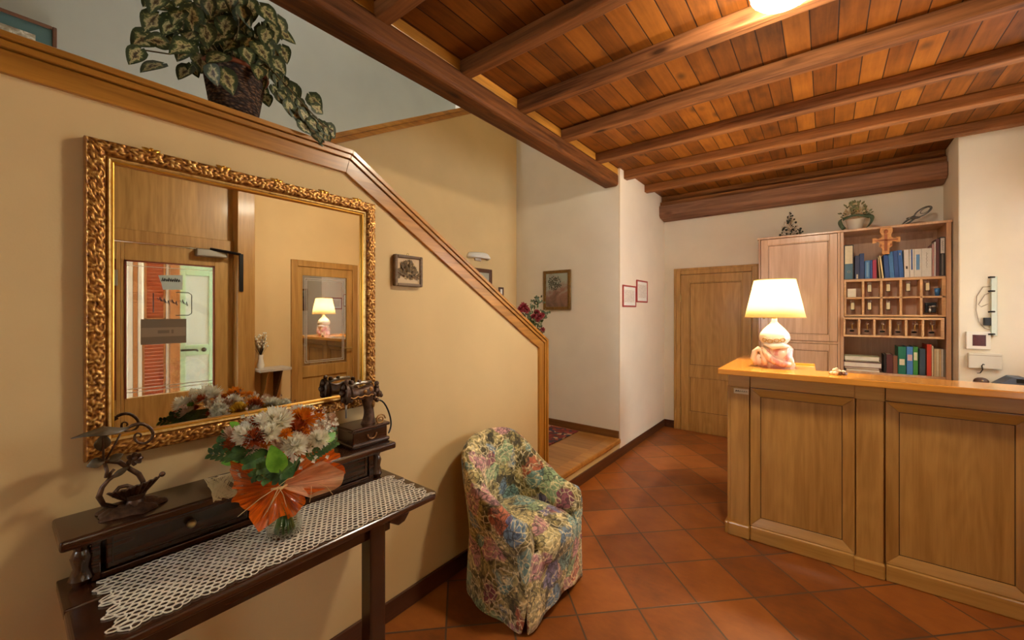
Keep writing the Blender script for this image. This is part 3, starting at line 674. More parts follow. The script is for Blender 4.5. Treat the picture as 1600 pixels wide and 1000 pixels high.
# ------------------------------------------------------------------ gilt mirror
def frame_relief(a, b, c_, d_, W, D, x0, n_in=14, step=.0045):
    """ornate frame: outer rectangle a..b (y), c_..d_ (z), width W, carved relief; returns the builder with a relief attribute"""
    m = M(); att = []
    def prof(v):
        if v < .06: return .55+.45*(v/.06)
        if v < .72: return 1.0-.12*((v-.06)/.66)+.10*math.sin(PI*(v-.06)/.66)
        if v < .80: return .55
        if v < .90: return .72
        return .72-.45*((v-.90)/.10)
    def orn(s, v, P=.046):
        if v < .07 or v > .72: 
            if .80 <= v <= .90: return .35*abs(math.sin(s*PI/.010))
            return 0
        vv = (v-.07)/.65; q = (s/P) % 1.0; odd = int(s/P) % 2
        y = (vv-.5)*(1 if odd else -1)
        x1 = (q-.5)*P/(W*.65)
        r = math.hypot(x1, y*1.0); th = math.atan2(y, x1)
        h = .5+.5*math.cos(th*2+r*15.0)
        h = .45*h+.55*abs(math.sin(th*4.5+r*6))*(.4+.6*min(1, r*2.0))
        h += .45*noise.noise(Vector((s*110, v*14, 3.1)))
        return h
    sides = [((a,c_),(b,c_)), ((b,c_),(b,d_)), ((b,d_),(a,d_)), ((a,d_),(a,c_))]
    run = 0
    for (p, q) in sides:
        p = Vector(p); q = Vector(q); L = (q-p).length; d = (q-p)/L; nrm = Vector((-d.y, d.x)); n = int(L/step)
        base = len(m.v); nv = 22
        for i in range(n+1):
            s = L*i/n
            for j in range(nv+1):
                v = j/nv; inn = v*W
                ss = inn+(L-2*inn)*i/n                                # mitre
                pt = p+d*ss+nrm*inn
                o_ = orn(ss+run, v); h = prof(v)*D + o_*.0065
                m.v.append(Vector((x0+h, pt.x, pt.y))); att.append(max(0, min(1, o_*.9+.1)) if .07 <= v <= .72 else (.95 if v > .8 else .5))
        for i in range(n):
            for j in range(nv):
                m.f.append([base+i*(nv+1)+j, base+(i+1)*(nv+1)+j, base+(i+1)*(nv+1)+j+1, base+i*(nv+1)+j+1]); m.mi.append(0)
        # outer side wall
        b2 = len(m.v)
        for i in range(n+1): 
            pt = p+d*(L*i/n); m.v.append(Vector((x0-.012, pt.x, pt.y))); att.append(.4)
        for i in range(n):
            m.f.append([base+i*(nv+1), b2+i, b2+i+1, base+(i+1)*(nv+1)]); m.mi.append(0)
        run += L
    m.att = att
    return m
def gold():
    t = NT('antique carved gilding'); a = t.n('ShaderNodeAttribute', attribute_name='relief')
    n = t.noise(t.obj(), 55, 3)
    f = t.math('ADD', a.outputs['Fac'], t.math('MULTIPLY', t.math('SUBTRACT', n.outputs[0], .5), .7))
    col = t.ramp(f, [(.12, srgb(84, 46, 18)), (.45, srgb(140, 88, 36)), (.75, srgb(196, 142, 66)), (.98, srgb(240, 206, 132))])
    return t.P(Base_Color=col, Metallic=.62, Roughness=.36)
MT['gold'] = gold()
MT['goldline'] = flat('bright gilt line', srgb(226, 168, 66), .28, .8)
MT['mirror'] = flat('mirror silvering', (.93, .93, .90, 1), .0, 1.0)
ma, mb, mc, md = .170, 1.146, 1.122, 2.093
t_ = thing('wall_mirror', 'large square mirror in a carved gilt frame on the stair wall', 'mirror', (.0, .658, 1.122))
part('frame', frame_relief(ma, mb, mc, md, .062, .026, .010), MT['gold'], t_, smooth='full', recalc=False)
part('glass', M().box(.002, .010, ma+.05, mb-.05, mc+.05, md-.05), MT['mirror'], t_)
m = M(); i0 = .057
m.box(.012, .024, ma+i0, ma+i0+.008, mc+i0, md-i0).box(.012, .024, mb-i0-.008, mb-i0, mc+i0, md-i0).box(.012, .024, ma+i0, mb-i0, md-i0-.008, md-i0).box(.012, .024, ma+i0, mb-i0, mc+i0, mc+i0+.008)
part('gilt_slip', m, MT['goldline'], t_, bevel=.003)
m = M()
for y in (.32, .52, .70, .89, 1.05):
    for s in (-1, 1): m.leaf((.034, y, md-.010), (.25, s*.9, .55), (1, 0, 0), .026, .014, 'leaf', .4, .2)
    m.ball((.034, y, md+.001), .005, 8, 6)
part('crest_leaves', m, MT['goldline'], t_, smooth='full', recalc=False, solid=.003)
# ------------------------------------------------------------------ tub armchair in flowered tapestry
def tapestry():
    t = NT('flowered tapestry'); v = t.obj()
    wv = t.noise(v, 6, 3); wn_ = t.n('ShaderNodeVectorMath', {0: wv.outputs['Color'], 1: (.5,.5,.5)}, operation='SUBTRACT')
    wd = t.n('ShaderNodeVectorMath', {0: v, 1: t.n('ShaderNodeVectorMath', {0: wn_.outputs[0], 'Scale': .16}, operation='SCALE').outputs[0]}, operation='ADD').outputs[0]
    vo = t.n('ShaderNodeTexVoronoi', {'Vector': wd, 'Scale': 7.0})
    pick = t.n('ShaderNodeSeparateColor', {0: vo.outputs['Color']})
    flower = t.ramp(pick.outputs[0], [(0, srgb(140, 76, 96)), (.10, srgb(196, 144, 150)), (.24, srgb(112, 142, 172)), (.44, srgb(150, 176, 136)), (.60, srgb(184, 100, 74)), (.68, srgb(120, 160, 158)), (.84, srgb(206, 190, 136)), (.93, srgb(126, 120, 164))], 'CONSTANT')
    ground = t.ramp(t.noise(wd, 14, 4, .6).outputs[0], [(.30, srgb(50, 46, 28)), (.44, srgb(98, 88, 52)), (.58, srgb(190, 174, 116)), (.72, srgb(140, 142, 96))])
    blob = t.n('ShaderNodeMapRange', {0: t.math('ADD', vo.outputs['Distance'], t.math('MULTIPLY', t.noise(v, 30, 2).outputs[0], .25)), 1: .60, 2: .70, 3: .92, 4: 0.0}).outputs[0]
    col = t.mix(blob, ground, flower)
    # leaves and petal outlines
    v2 = t.n('ShaderNodeTexVoronoi', {'Vector': wd, 'Scale': 26.0}, feature='DISTANCE_TO_EDGE')
    line = t.n('ShaderNodeMapRange', {0: v2.outputs[0], 1: .02, 2: .11, 3: 1.0, 4: 0.0}).outputs[0]
    n3 = t.noise(v, 9, 2)
    lc = t.ramp(n3.outputs[0], [(.42, srgb(60, 58, 52)), (.46, srgb(238, 226, 182))], 'CONSTANT')
    col = t.mix(t.math('MULTIPLY', line, .75), col, lc)
    v3 = t.n('ShaderNodeTexVoronoi', {'Vector': wd, 'Scale': 75.0})
    sp3 = t.n('ShaderNodeSeparateColor', {0: v3.outputs['Color']})
    sh = t.ramp(sp3.outputs[0], [(0, (.38,.38,.36,1)), (.4, (.95,.95,.9,1)), (1, (1.5,1.45,1.35,1))])
    col = t.mix(.85, col, sh, 'MULTIPLY')
    wv2 = t.noise(v, 420, 2); t.bump(wv2.outputs[0], .35, .003)
    return t.P(Base_Color=col, Roughness=.9, Sheen_Weight=.25)
MT['tapestry'] = tapestry()
CHX, CHY = .375, 1.862
t_ = thing('tub_armchair', 'tub armchair covered in flowered tapestry against the stair wall', 'armchair', (CHX, CHY, 0))
def chair_path(s):                                                  # s 0..1 round the U, returns point, outward normal, 0 at the arm fronts and 1 at the back
    R = .258; st = .21; L = 2*st+PI*R; d = s*L
    if d < st: return Vector((CHX+.23-d, CHY-R)), Vector((0, -1)), d/L*2
    if d > L-st: return Vector((CHX+.23-(L-d), CHY+R)), Vector((0, 1)), (L-d)/L*2
    a = -PI/2-(d-st)/R; q = Vector((math.cos(a), math.sin(a)))
    e = .74; sq = Vector((math.copysign(abs(q.x)**e, q.x), math.copysign(abs(q.y)**e, q.y)))
    return Vector((CHX+.02, CHY))+Vector((sq.x*R*1.02, sq.y*R)), q, 1-abs(s-.5)*2
def chair_h(k): return .525+.30*(1/(1+math.exp(-(k-.46)*9.0)))+.015*k
def chair_sec(k):
    h = chair_h(k); fl = .015+.02*k
    return [(.028, .006), (.030, .05), (.026, .20), (.022, .36), (.026+fl, h-.16), (.034+fl, h-.05), (.026+fl, h-.015), (.002+fl, h+.006), (-.028+fl, h), (-.052+fl, h-.028), (-.066, h-.09), (-.070, .43), (-.066, .30)]
def chair_pt(u, v):
    p, n, k = chair_path(u); S = chair_sec(k); f = v*(len(S)-1); i = min(int(f), len(S)-2); t = f-i
    o = S[i][0]*(1-t)+S[i+1][0]*t; z = S[i][1]*(1-t)+S[i+1][1]*t
    wob = .006*math.sin(u*41+z*9)*(1 if z < .4 else .4)
    return (p.x+n.x*(o+wob), p.y+n.y*(o+wob), z)
m = M(); m.grid(chair_pt, 72, 36); m.uv = {}
nv = 36; cols = 73
for e in (0, 72):                                                   # arm fronts, slightly padded
    idx = [j*cols+e for j in range(nv+1)]
    c = Vector((0,0,0))
    loop = idx; b = len(m.v)
    cen = sum((m.v[i] for i in loop), Vector())/len(loop); cen.x += .022
    inn = [m.v[i]*.5+cen*.5+Vector((.012,0,0)) for i in loop]; m.v += inn; m.v.append(cen)
    n_ = len(loop)
    for j in range(n_):
        q = (j+1) % n_
        m.f.append([loop[j], loop[q], b+q, b+j]); m.mi.append(0); m.f.append([b+j, b+q, b+n_]); m.mi.append(0)
part('upholstered_shell', m, MT['tapestry'], t_, smooth='full', subsurf=1)
def seat_pt(a, v):
    # rounded cushion: plan = superellipse with a straighter front
    ang = 2*PI*a; c, s = math.cos(ang), math.sin(ang)
    e = .55; x = math.copysign(abs(c)**e, c); y = math.copysign(abs(s)**e, s)
    X0 = CHX+.045; RX = .255 if c > 0 else .235; RY = .182+(.036 if c > 0.3 else .0)*min(1,(c-.3)*1.8 if c > .3 else 0)
    k = [(.0, .455), (.55, .452), (.86, .440), (.97, .418), (1.0, .385), (.99, .33), (.96, .31), (.0, .31)]
    f = v*(len(k)-1); i = min(int(f), len(k)-2); t = f-i
    r = k[i][0]*(1-t)+k[i+1][0]*t; z = k[i][1]*(1-t)+k[i+1][1]*t
    z -= .022*max(0, c)*r
    return (X0+x*RX*r, CHY+y*RY*r, z)
part('seat_cushion', M().grid(seat_pt, 40, 21, True), MT['tapestry'], t_, smooth='full')
def skirt_pt(u, v):
    y = CHY-.272+u*.544; z = .012+v*.36
    x = CHX+.238+.020*math.sin(u*PI)**.5+.006*math.sin(u*19)*(1-v)+.01*(1-v)
    if v == 0: z = .012+.045*math.sin(u*PI)
    return (x, y, z)
part('front_skirt', M().grid(skirt_pt, 24, 8), MT['tapestry'], t_, smooth='full', solid=.012)

# ------------------------------------------------------------------ counter lamp
LX, LY = 1.470, 3.445
t_ = thing('table_lamp', 'lit table lamp with yellow shade and sculpted white and pink base on the counter', 'lamp', (LX, LY, CT))
def ceram():
    t = NT('glazed cream and pink ceramic'); n = t.noise(t.obj((1, 1, .6)), 11, 3, .5, 1.5); n2 = t.noise(t.obj(), 26, 3)
    c = t.ramp(n.outputs[0], [(.38, srgb(214, 200, 178)), (.50, srgb(214, 184, 164)), (.58, srgb(190, 132, 126))])
    c = t.mix(t.ramp(n2.outputs[0], [(.66, (0,0,0,1)), (.70, (.8,.8,.8,1))]), c, srgb(150, 112, 72))
    return t.P(Base_Color=c, Roughness=.3)
MT['ceram'] = ceram()
def body_pt(u, v):
    a = 2*PI*u; k = [(.098, 0), (.104, .02), (.100, .06), (.098, .10), (.088, .135), (.070, .158), (.05, .17)]
    f = v*(len(k)-1); i = min(int(f), len(k)-2); t = f-i; r = k[i][0]*(1-t)+k[i+1][0]*t; z = k[i][1]*(1-t)+k[i+1][1]*t
    c, s = math.cos(a), math.sin(a); e = .7
    x = math.copysign(abs(c)**e, c)*r; y = math.copysign(abs(s)**e, s)*r*.78
    fold = .006*math.sin(3*a+z*55)+.005*math.sin(7*a-z*40)
    return (LX+.012+x*(1+fold/r), LY+y*(1+fold/r), CT+z)
b = part('lamp_base', M().grid(body_pt, 48, 24, True), MT['ceram'], t_, label='pink and cream lower body', smooth='full')
# draped band, arm and scroll on the base
part('drape', M().tube([(LX-.07, LY-.055, CT+.135), (LX-.045, LY-.082, CT+.10), (LX-.01, LY-.092, CT+.06), (LX+.04, LY-.092, CT+.035), (LX+.10, LY-.075, CT+.03)], [.012, .02, .024, .024, .018], 12), MT['ceram'], b, smooth='full')
part('drape', M().tube([(LX-.055, LY-.06, CT+.165), (LX, LY-.085, CT+.152), (LX+.05, LY-.07, CT+.16), (LX+.085, LY-.035, CT+.150)], [.012, .022, .02, .012], 12), MT['ceramic'], b, smooth='full')
part('scroll', M().tube([(LX-.105, LY-.045, CT+.012), (LX-.125, LY-.05, CT+.06), (LX-.115, LY-.05, CT+.105), (LX-.092, LY-.055, CT+.128), (LX-.066, LY-.06, CT+.11), (LX-.055, LY-.07, CT+.07), (LX-.05, LY-.075, CT+.015)], [.018, .020, .02, .019, .018, .02, .022], 12), MT['ceram'], b, smooth='full')
part('scroll', M().ball((LX-.088, LY-.045, CT+.05), (.028, .022, .045), 14, 10), MT['ceram'], b, smooth='full')
h = part('onion_body', M().lathe([(.052, CT+.155), (.075, CT+.170), (.094, CT+.195), (.096, CT+.215), (.088, CT+.24), (.068, CT+.268), (.044, CT+.294), (.026, CT+.312), (.018, CT+.325), (.016, CT+.345)], LX, LY, 40), MT['ceramic'], t_, label='white onion shaped upper body', smooth='full')
m = M()
for k, (a0, z) in enumerate([(-2.15, .185), (-1.75, .178), (-1.35, .182), (-.95, .186)]):
    pts = [(LX+.096*math.cos(a0+.16*math.cos(t*.52)), LY+.097*math.sin(a0+.16*math.cos(t*.52)), CT+z+.012+.013*math.sin(t*.52)) for t in range(13)]
    m.tube(pts, .0038, 6)
part('painted_curls', m, flat('brown glaze', srgb(168, 138, 84), .4), h, smooth='full')
part('socket', M().lathe([(.016, CT+.345), (.018, CT+.36), (.018, CT+.42), (.014, CT+.425)], LX, LY, 16), MT['brass'], t_, smooth=True)
def shade_mat():
    t = NT('yellow fabric lampshade'); tr = t.n('ShaderNodeBsdfTranslucent', {0: srgb(255, 246, 222)}); df = t.n('ShaderNodeBsdfDiffuse', {0: srgb(250, 232, 180)})
    a = t.n('ShaderNodeMixShader', {0: .55, 1: df.outputs[0], 2: tr.outputs[0]})
    t.t.links.new(a.outputs[0], t.t.nodes['Material Output'].inputs['Surface']); return t.m
MT['shade'] = shade_mat()
sh = part('lamp_shade', M().shell([(.184, CT+.355), (.126, CT+.622)], LX, LY, 56), MT['shade'], t_, smooth='full', solid=.002)
MT['braid'] = flat('gold braid', srgb(220, 180, 90), .5)
for r, z in ((.185, CT+.355), (.127, CT+.622)): part('shade_trim', M().tube([(LX+r*math.cos(2*PI*k/56), LY+r*math.sin(2*PI*k/56), z) for k in range(56)], .003, 6, True), MT['braid'], sh, smooth='full')

part('bulb', M().ball((LX, LY, CT+.465), (.028, .028, .042), 16, 12), emis('lit bulb', (1, .8, .5, 1), 40), t_, smooth='full')
o = point('lamp_light', (LX, LY, CT+.54), LAMP_W, (1, .78, .47), .03); o.parent = t_; o.location = (0, 0, .54)

# ------------------------------------------------------------------ wrought iron candle holder on the riser
RZ = .975
t_ = thing('iron_candle_holder', 'wrought iron ornament with a leaf roof, scroll, flower and shell bowl on the console riser', 'ornament', (.10, .26, RZ))
def C(x, y, X=.12): return PX(X, 80+x/5.263, 640+y/5.263)
def mound(u, v):
    a = 2*PI*u; r = 1-.0*v; c, s = math.cos(a), math.sin(a)
    rr = (1-v**1.6); w_ = 1+.10*math.sin(5*a)+.05*math.sin(11*a)
    z = RZ+.001+.026*(v**.8)*(1+.25*math.sin(9*a+v*6))
    return (.105+c*.062*rr*w_, .262+s*.078*rr*w_, z)
part('rock_base', M().grid(mound, 40, 8, True), MT['iron'], t_, smooth='full')
stem = [Vector((.10, .236, RZ+.012)), C(430, 780, .11), C(392, 715, .12), C(420, 640, .12), C(470, 580, .12), C(540, 530, .12), C(620, 470, .12), C(660, 430, .12)]
st = part('stem', M().tube(stem, [.006, .0065, .0075, .006, .0055, .005, .004, .0035], 8), MT['iron'], t_, smooth='full')
part('stem', M().tube([C(760, 650, .12), C(755, 590, .12), C(720, 530, .12), C(650, 490, .12), C(560, 430, .115), C(470, 425, .11), C(440, 430, .11)], [.007, .0065, .007, .0065, .007, .006, .005], 8), MT['iron'], t_, smooth='full')
part('stem', M().tube([C(440, 440, .11), C(460, 510, .12), C(450, 560, .12)], .0045, 8), MT['iron'], st, smooth='full')
part('stem', M().tube([C(470, 580, .12), C(490, 520, .12), C(520, 490, .12)], .004, 8), MT['iron'], st, smooth='full')
d_ = C(500, 560, .12)
part('leaf', M().leaf(C(640, 470, .125), C(500, 560, .125)-C(640, 470, .125), (1, -.3, .5), .045, .018, 'leaf', .1, .2), MT['ironleaf'], st, smooth='full', recalc=False, solid=.002)
f0 = C(690, 400, .13); m = M(); m.ball(f0, .008, 10, 8)
for k in range(7):
    a = 2*PI*k/7; m.leaf(f0, (math.cos(a)*.35+.3, math.cos(a)*.9, math.sin(a)), (1, 0, .2), .022, .014, 'petal', -.15, .2)
part('flower', m, MT['iron'], t_, smooth='full', recalc=False, solid=.0015)
# big folded leaf forming a roof
tip = C(160, 240, .16); rt = C(640, 150, .10); mid = C(440, 185, .13)
m = M()
A = [tip, C(270, 195, .15), C(430, 140, .15), C(560, 150, .13), C(640, 145, .11)]
B = [tip, C(280, 215, .10), C(430, 190, .09), C(560, 185, .09), C(650, 155, .10)]
Cc = [tip, C(270, 222, .20), C(420, 215, .22), C(540, 200, .20), C(645, 155, .12)]
for L_, R_ in ((A, B), (A, Cc)):
    m.add(L_+R_, [(i, i+1, 5+i+1, 5+i) for i in range(4)])
m.leaf(C(430, 200, .14), C(400, 420, .12)-C(430, 200, .14), (1, 0, 0), .055, .035, 'leaf', .1, .25)
rf = part('leaf_roof', m, MT['ironleaf'], t_, smooth=True, recalc=False, solid=.0022, label='large folded grey green iron leaf')
part('leaf_rib', M().tube([C(430, 190, .14), C(428, 300, .13), C(430, 420, .12)], .003, 6).tube([C(570, 200, .13), C(510, 310, .125), C(450, 410, .115)], .003, 6), MT['iron'], rf, smooth='full')
part('leaf', M().leaf(C(440, 420, .115), C(330, 450, .12)-C(440, 420, .115), (1, 0, .6), .036, .03, 'leaf', .3, .2).leaf(C(470, 430, .115), C(610, 350, .12)-C(470, 430, .115), (1, 0, .6), .036, .022, 'leaf', .1, .2), MT['ironleaf'], rf, smooth='full', recalc=False, solid=.002)
sc = [C(630, 150, .11), C(690, 118, .11), C(760, 112, .11), C(815, 150, .11), C(842, 190, .11), C(835, 235, .11), C(790, 275, .11), C(735, 282, .11), C(690, 260, .11), C(680, 220, .11), C(700, 190, .11), C(735, 195, .11), C(745, 215, .11), C(725, 230, .11)]
part('scroll', M().tube(sc, [.006, .006, .0055, .005, .005, .0045, .0045, .004, .004, .004, .0035, .0035, .003, .003], 8), MT['iron'], t_, smooth='full', subsurf=1)
# shell bowl
bc = (C(700, 720, .12)); 
def bowl(u, v):
    # fan of ribs from a foot to a scalloped rim
    a = -1.0+2.0*u; foot = C(640, 780, .12)
    y = foot.y+.012+math.sin(a)*(.012+.062*v); z = foot.z+.004+.052*v**1.3+.018*v*(u-.25)
    x = .10+.05*math.cos(a)*v+.004*math.cos(u*PI*18)*v
    return (x, y, z)
bw_ = part('shell_bowl', M().grid(bowl, 54, 8), MT['iron'], t_, smooth='full', recalc=False, solid=.003)
part('bowl_foot', M().lathe([(.03, RZ+.012), (.02, RZ+.03), (.026, RZ+.045)], .11, bc.y-.0, 16), MT['iron'], bw_, smooth=True)
part('ring_handle', M().tube([C(520, 720, .12), C(525, 680, .12), C(560, 640, .12), C(620, 625, .12), C(670, 640, .12), C(690, 665, .12)], .0055, 8), MT['iron'], bw_, smooth='full')
part('finial', M().ball(bowl(1, 1), .008, 10, 8), MT['iron'], bw_, smooth='full')

# ------------------------------------------------------------------ small antique sewing machine on the riser
t_ = thing('sewing_machine', 'small antique sewing machine on a dark wooden box at the right of the riser', 'sewing machine', (.115, 1.06, RZ))
SB = Vector((.105, 1.0125, RZ)); SL = Vector((.0885, 1.043, RZ)); SK = 1.226
BASE[t_] = SB; t_.location = SL; t_.scale = (SK, SK, SK)
def S(x, y, X=.15): return SB+(PX(X, 480+x/7.144, 580+y/7.144)-SL)/SK
bx0, bx1, by0, by1 = .045, .165, .935, 1.090
bx = part('box', M().box(bx0+.008, bx1-.008, by0+.008, by1-.008, RZ+.012, RZ+.058), MT['dark'], t_, bevel=.003)
part('box_base', M().box(bx0, bx1, by0, by1, RZ+.0005, RZ+.016), MT['dark'], bx, bevel=.006)
lid = part('box_lid', M().box(bx0, bx1, by0, by1, RZ+.058, RZ+.070), MT['dark'], bx, bevel=.004)
MT['goldpaint'] = flat('worn gold paint', srgb(168, 122, 66), .4, .5, .5, 120)
def arc(c, r, a0, a1, n, X): return [(X, c[0]+r*math.cos(a0+(a1-a0)*k/n), c[1]+r*math.sin(a0+(a1-a0)*k/n)) for k in range(n+1)]
part('drawer_pull', M().tube(arc((1.015, RZ+.042), .018, PI, 2*PI, 12, bx1-.002), .0022, 6), MT['goldpaint'], bx, smooth='full')
cx_, cy_ = .115, 1.028
def col(u, v):
    a = 2*PI*u; r = .016+.012*(1-v)**3+.010*v**3
    return (cx_+r*.8*math.cos(a), cy_+.004*math.sin(v*5)+r*math.sin(a), RZ+.070+.105*v)
part('pillar', M().grid(col, 20, 12, True), MT['iron'], t_, smooth='full')
part('foot_flourish', M().tube([(cx_+.034, cy_+.030+.022*math.cos(t*.7)*(1-t*.05), RZ+.082+.020*math.sin(t*.7)*(1-t*.05)) for t in range(14)], .003, 6), MT['goldpaint'], t_, smooth='full')
def arm(u, v):
    a = 2*PI*u; y = cy_+.012-.108*v; z = RZ+.190-.006*math.sin(v*4)-.0*v
    r = .021+.006*math.sin(v*9)*.4+(.010 if v > .86 else 0)-(.012 if .86 > v > .8 else 0)
    return (cx_+r*.85*math.cos(a), y, z+r*1.15*math.sin(a))
am = part('arm', M().grid(arm, 20, 28, True).ball((cx_, cy_+.012, RZ+.19), (.018, .006, .024), 14, 8).ball((cx_, cy_-.088, RZ+.184), (.026, .008, .033), 14, 8), MT['iron'], t_, smooth='full')
part('gold_ornament', M().ball((cx_+.016, cy_+.002, RZ+.197), (.006, .009, .009), 10, 8).ball((cx_+.017, cy_-.022, RZ+.192), (.006, .007, .007), 10, 8).ball((cx_+.017, cy_+.012, RZ+.14), (.005, .006, .013), 10, 8).tube([(cx_+.02, cy_+.01-.009*k, RZ+.176+.003*math.sin(k*2.0)) for k in range(12)], .0025, 6), MT['goldpaint'], am, smooth='full')
part('top_rail', M().tube([(cx_, cy_+.012, RZ+.222), (cx_, cy_-.02, RZ+.224), (cx_, cy_-.05, RZ+.222), (cx_, cy_-.08, RZ+.216)], .006, 8), MT['steel'], am, smooth='full')
m = M()
for (dy, dz, r) in ((-.128, .215, .012), (-.135, .195, .012), (-.120, .235, .008), (-.10, .228, .009), (-.07, .228, .008), (-.13, .17, .011), (-.105, .165, .010)):
    m.ball((cx_, cy_+dy+.034, RZ+dz), (r*.8, r, r), 10, 7)
part('needle_head', m, MT['iron'], am, smooth='full')
part('needle_bar', M().tube([(cx_, cy_-.088, RZ+.165), (cx_, cy_-.088, RZ+.105)], .0035, 8), MT['steel'], am, smooth='full')
# spool figure and curved rod at the right
k0 = S(775, 170, .11)
m = M()
for (x, y, r) in ((775, 135, .0095), (775, 175, .010), (770, 215, .014), (800, 250, .013), (745, 255, .012), (825, 268, .008), (715, 320, .008), (780, 320, .009), (700, 345, .007), (745, 300, .008)):
    p = S(x, y, .11); m.ball(p, (r*.85, r, r), 12, 8)
part('hand_wheel_figure', m, MT['iron'], t_, label='black knobbed hand crank', smooth='full')
part('bracket', M().tube([S(700, 240, .112), S(740, 255, .11)], .006, 8), MT['iron'], t_, smooth='full')
part('curved_rod', M().tube([S(790, 320, .11), S(835, 325, .11), (S(880, 380, .11)), S(918, 470, .11), S(938, 560, .115), S(935, 620, .12), S(918, 672, .13), S(905, 695, .14)], .0035, 8), MT['black'], t_, smooth='full', subsurf=1)
# ------------------------------------------------------------------ bouquet in a glass vase
VX, VY, VZ = .290, .620, .8065
def glassy(name, tint=(.9,.95,.9,1), fac=.18):
    t = NT(name); tr = t.n('ShaderNodeBsdfTransparent', {0: tint}); gl = t.n('ShaderNodeBsdfGlossy', {0: (1,1,1,1), 'Roughness': .03})
    lw = t.n('ShaderNodeLayerWeight', {0: fac})
    f = t.n('ShaderNodeMixShader', {0: lw.outputs['Facing'], 1: tr.outputs[0], 2: gl.outputs[0]})
    t.t.links.new(f.outputs[0], t.t.nodes['Material Output'].inputs['Surface']); return t.m
MT['clear'] = glassy('clear vase glass', (.76,.84,.76,1), .45)
t_ = thing('flower_bouquet', 'mixed bouquet of white and orange flowers wrapped in orange tulle in a glass vase', 'bouquet', (VX, VY, VZ))
part('glass_vase', M().lathe([(.044, VZ), (.052, VZ+.006), (.056, VZ+.03), (.050, VZ+.055), (.043, VZ+.08), (.045, VZ+.11), (.050, VZ+.13)], VX, VY, 32), MT['clear'], t_, smooth='full')
MT['stemgreen'] = flat('green stems', srgb(70, 104, 40), .55)
m = M()
for k in range(12):
    a = k*2.4; m.tube([(VX+.03*math.cos(a), VY+.03*math.sin(a), VZ+.012), (VX-.006*math.cos(a), VY-.006*math.sin(a), VZ+.15), (VX+.05*math.cos(a+3), VY+.05*math.sin(a+3), VZ+.25)], .004, 6)
part('stems', m, MT['stemgreen'], t_, smooth='full')
def leafmat(name, c1, c2, r=.45):
    t = NT(name); n = t.noise(t.obj(), 30, 3); col = t.ramp(n.outputs[0], [(.35, c1), (.65, c2)])
    t.P(Base_Color=col, Roughness=r); t.set(t.b.inputs['Subsurface Weight'], 0.0); return t.m
MT['leafg'] = leafmat('fresh green leaf', srgb(86, 150, 40), srgb(126, 190, 60))
MT['fern'] = leafmat('dark fern leaf', srgb(34, 70, 30), srgb(74, 112, 46))
def petal(name, c, var=.1):
    t = NT(name); n = t.noise(t.obj(), 60); lo = tuple(x*(1-var) for x in c[:3])+(1,)
    col = t.ramp(n.outputs[0], [(.3, lo), (.7, c)]); df = t.n('ShaderNodeBsdfDiffuse', {0: col}); tl = t.n('ShaderNodeBsdfTranslucent', {0: col})
    a = t.n('ShaderNodeMixShader', {0: .42, 1: df.outputs[0], 2: tl.outputs[0]})
    t.t.links.new(a.outputs[0], t.t.nodes['Material Output'].inputs['Surface']); return t.m
MT['pwhite'] = petal('white petals', srgb(254, 252, 238), .05)
MT['porange'] = petal('orange petals', srgb(238, 150, 44), .15)
MT['prust'] = petal('rust petals', srgb(190, 96, 52), .25)
MT['ppink'] = petal('beige pink petals', srgb(226, 194, 166), .12)
MT['pyellow'] = petal('yellow petals', srgb(240, 200, 76), .1)
def Bq(x, y, X): return PX(X, 300+x/4, 560+y/4)
def mum(c, r, mt, out, n=80, nm='chrysanthemum', wid=.26):
    c = Vector(c); out = Vector(out).normalized(); m = M()
    for k in range(n):
        th = math.acos(1-1.25*(k+.5)/n); ph = k*2.39996
        u = out.orthogonal().normalized(); v = out.cross(u)
        d = out*math.cos(th)+(u*math.cos(ph)+v*math.sin(ph))*math.sin(th)
        d = (d+Vector((random.uniform(-.12,.12) for _ in range(3)))).normalized()
        m.leaf(c+d*r*.15, d, out+d*.01, r*random.uniform(.8,1.05), r*wid, 'petal', -.22, .25, 3)
    return part(nm, m, MT[mt], t_, smooth='full', recalc=False)
O = Vector((.55, -.25, .8))
FL = [  # pixel in the detail crop, depth X, radius, petals
 (530,405,.34,.052,'pwhite'), (480,470,.37,.036,'pwhite'), (335,480,.34,.036,'pwhite'), (640,545,.39,.042,'pwhite'), (700,385,.33,.042,'porange'), (650,450,.36,.036,'prust'), (690,470,.37,.026,'porange'),
 (395,500,.36,.036,'prust'), (405,405,.29,.024,'prust'), (255,490,.26,.034,'ppink'), (790,510,.40,.036,'pwhite'), (865,390,.30,.026,'ppink'), (245,540,.30,.024,'prust'), (370,570,.35,.026,'ppink'),
 (560,385,.24,.034,'pwhite'), (640,380,.20,.034,'porange'), (470,400,.22,.030,'ppink'), (380,420,.18,.032,'pwhite'), (720,385,.20,.028,'pyellow'), (560,365,.14,.034,'prust'), (450,390,.13,.036,'pyellow'), (660,350,.13,.036,'pwhite'), (350,450,.15,.034,'pwhite'), (780,370,.17,.032,'prust'), (520,400,.12,.036,'pwhite'), (600,390,.11,.034,'pyellow'), (720,350,.12,.034,'pwhite')]
for x, y, X, r, mt in FL:
    p = Bq(x, y, X); mum(p, r, mt, O*(1 if X > .25 else .3)+(p-Vector((VX, VY, 1.02)))*4, (150 if mt == 'pwhite' else 90) if r > .03 else 54, {'pwhite': 'white_chrysanthemum', 'porange': 'orange_daisy', 'prust': 'rust_chrysanthemum', 'ppink': 'pink_carnation', 'pyellow': 'yellow_daisy'}[mt])
random.seed(11)
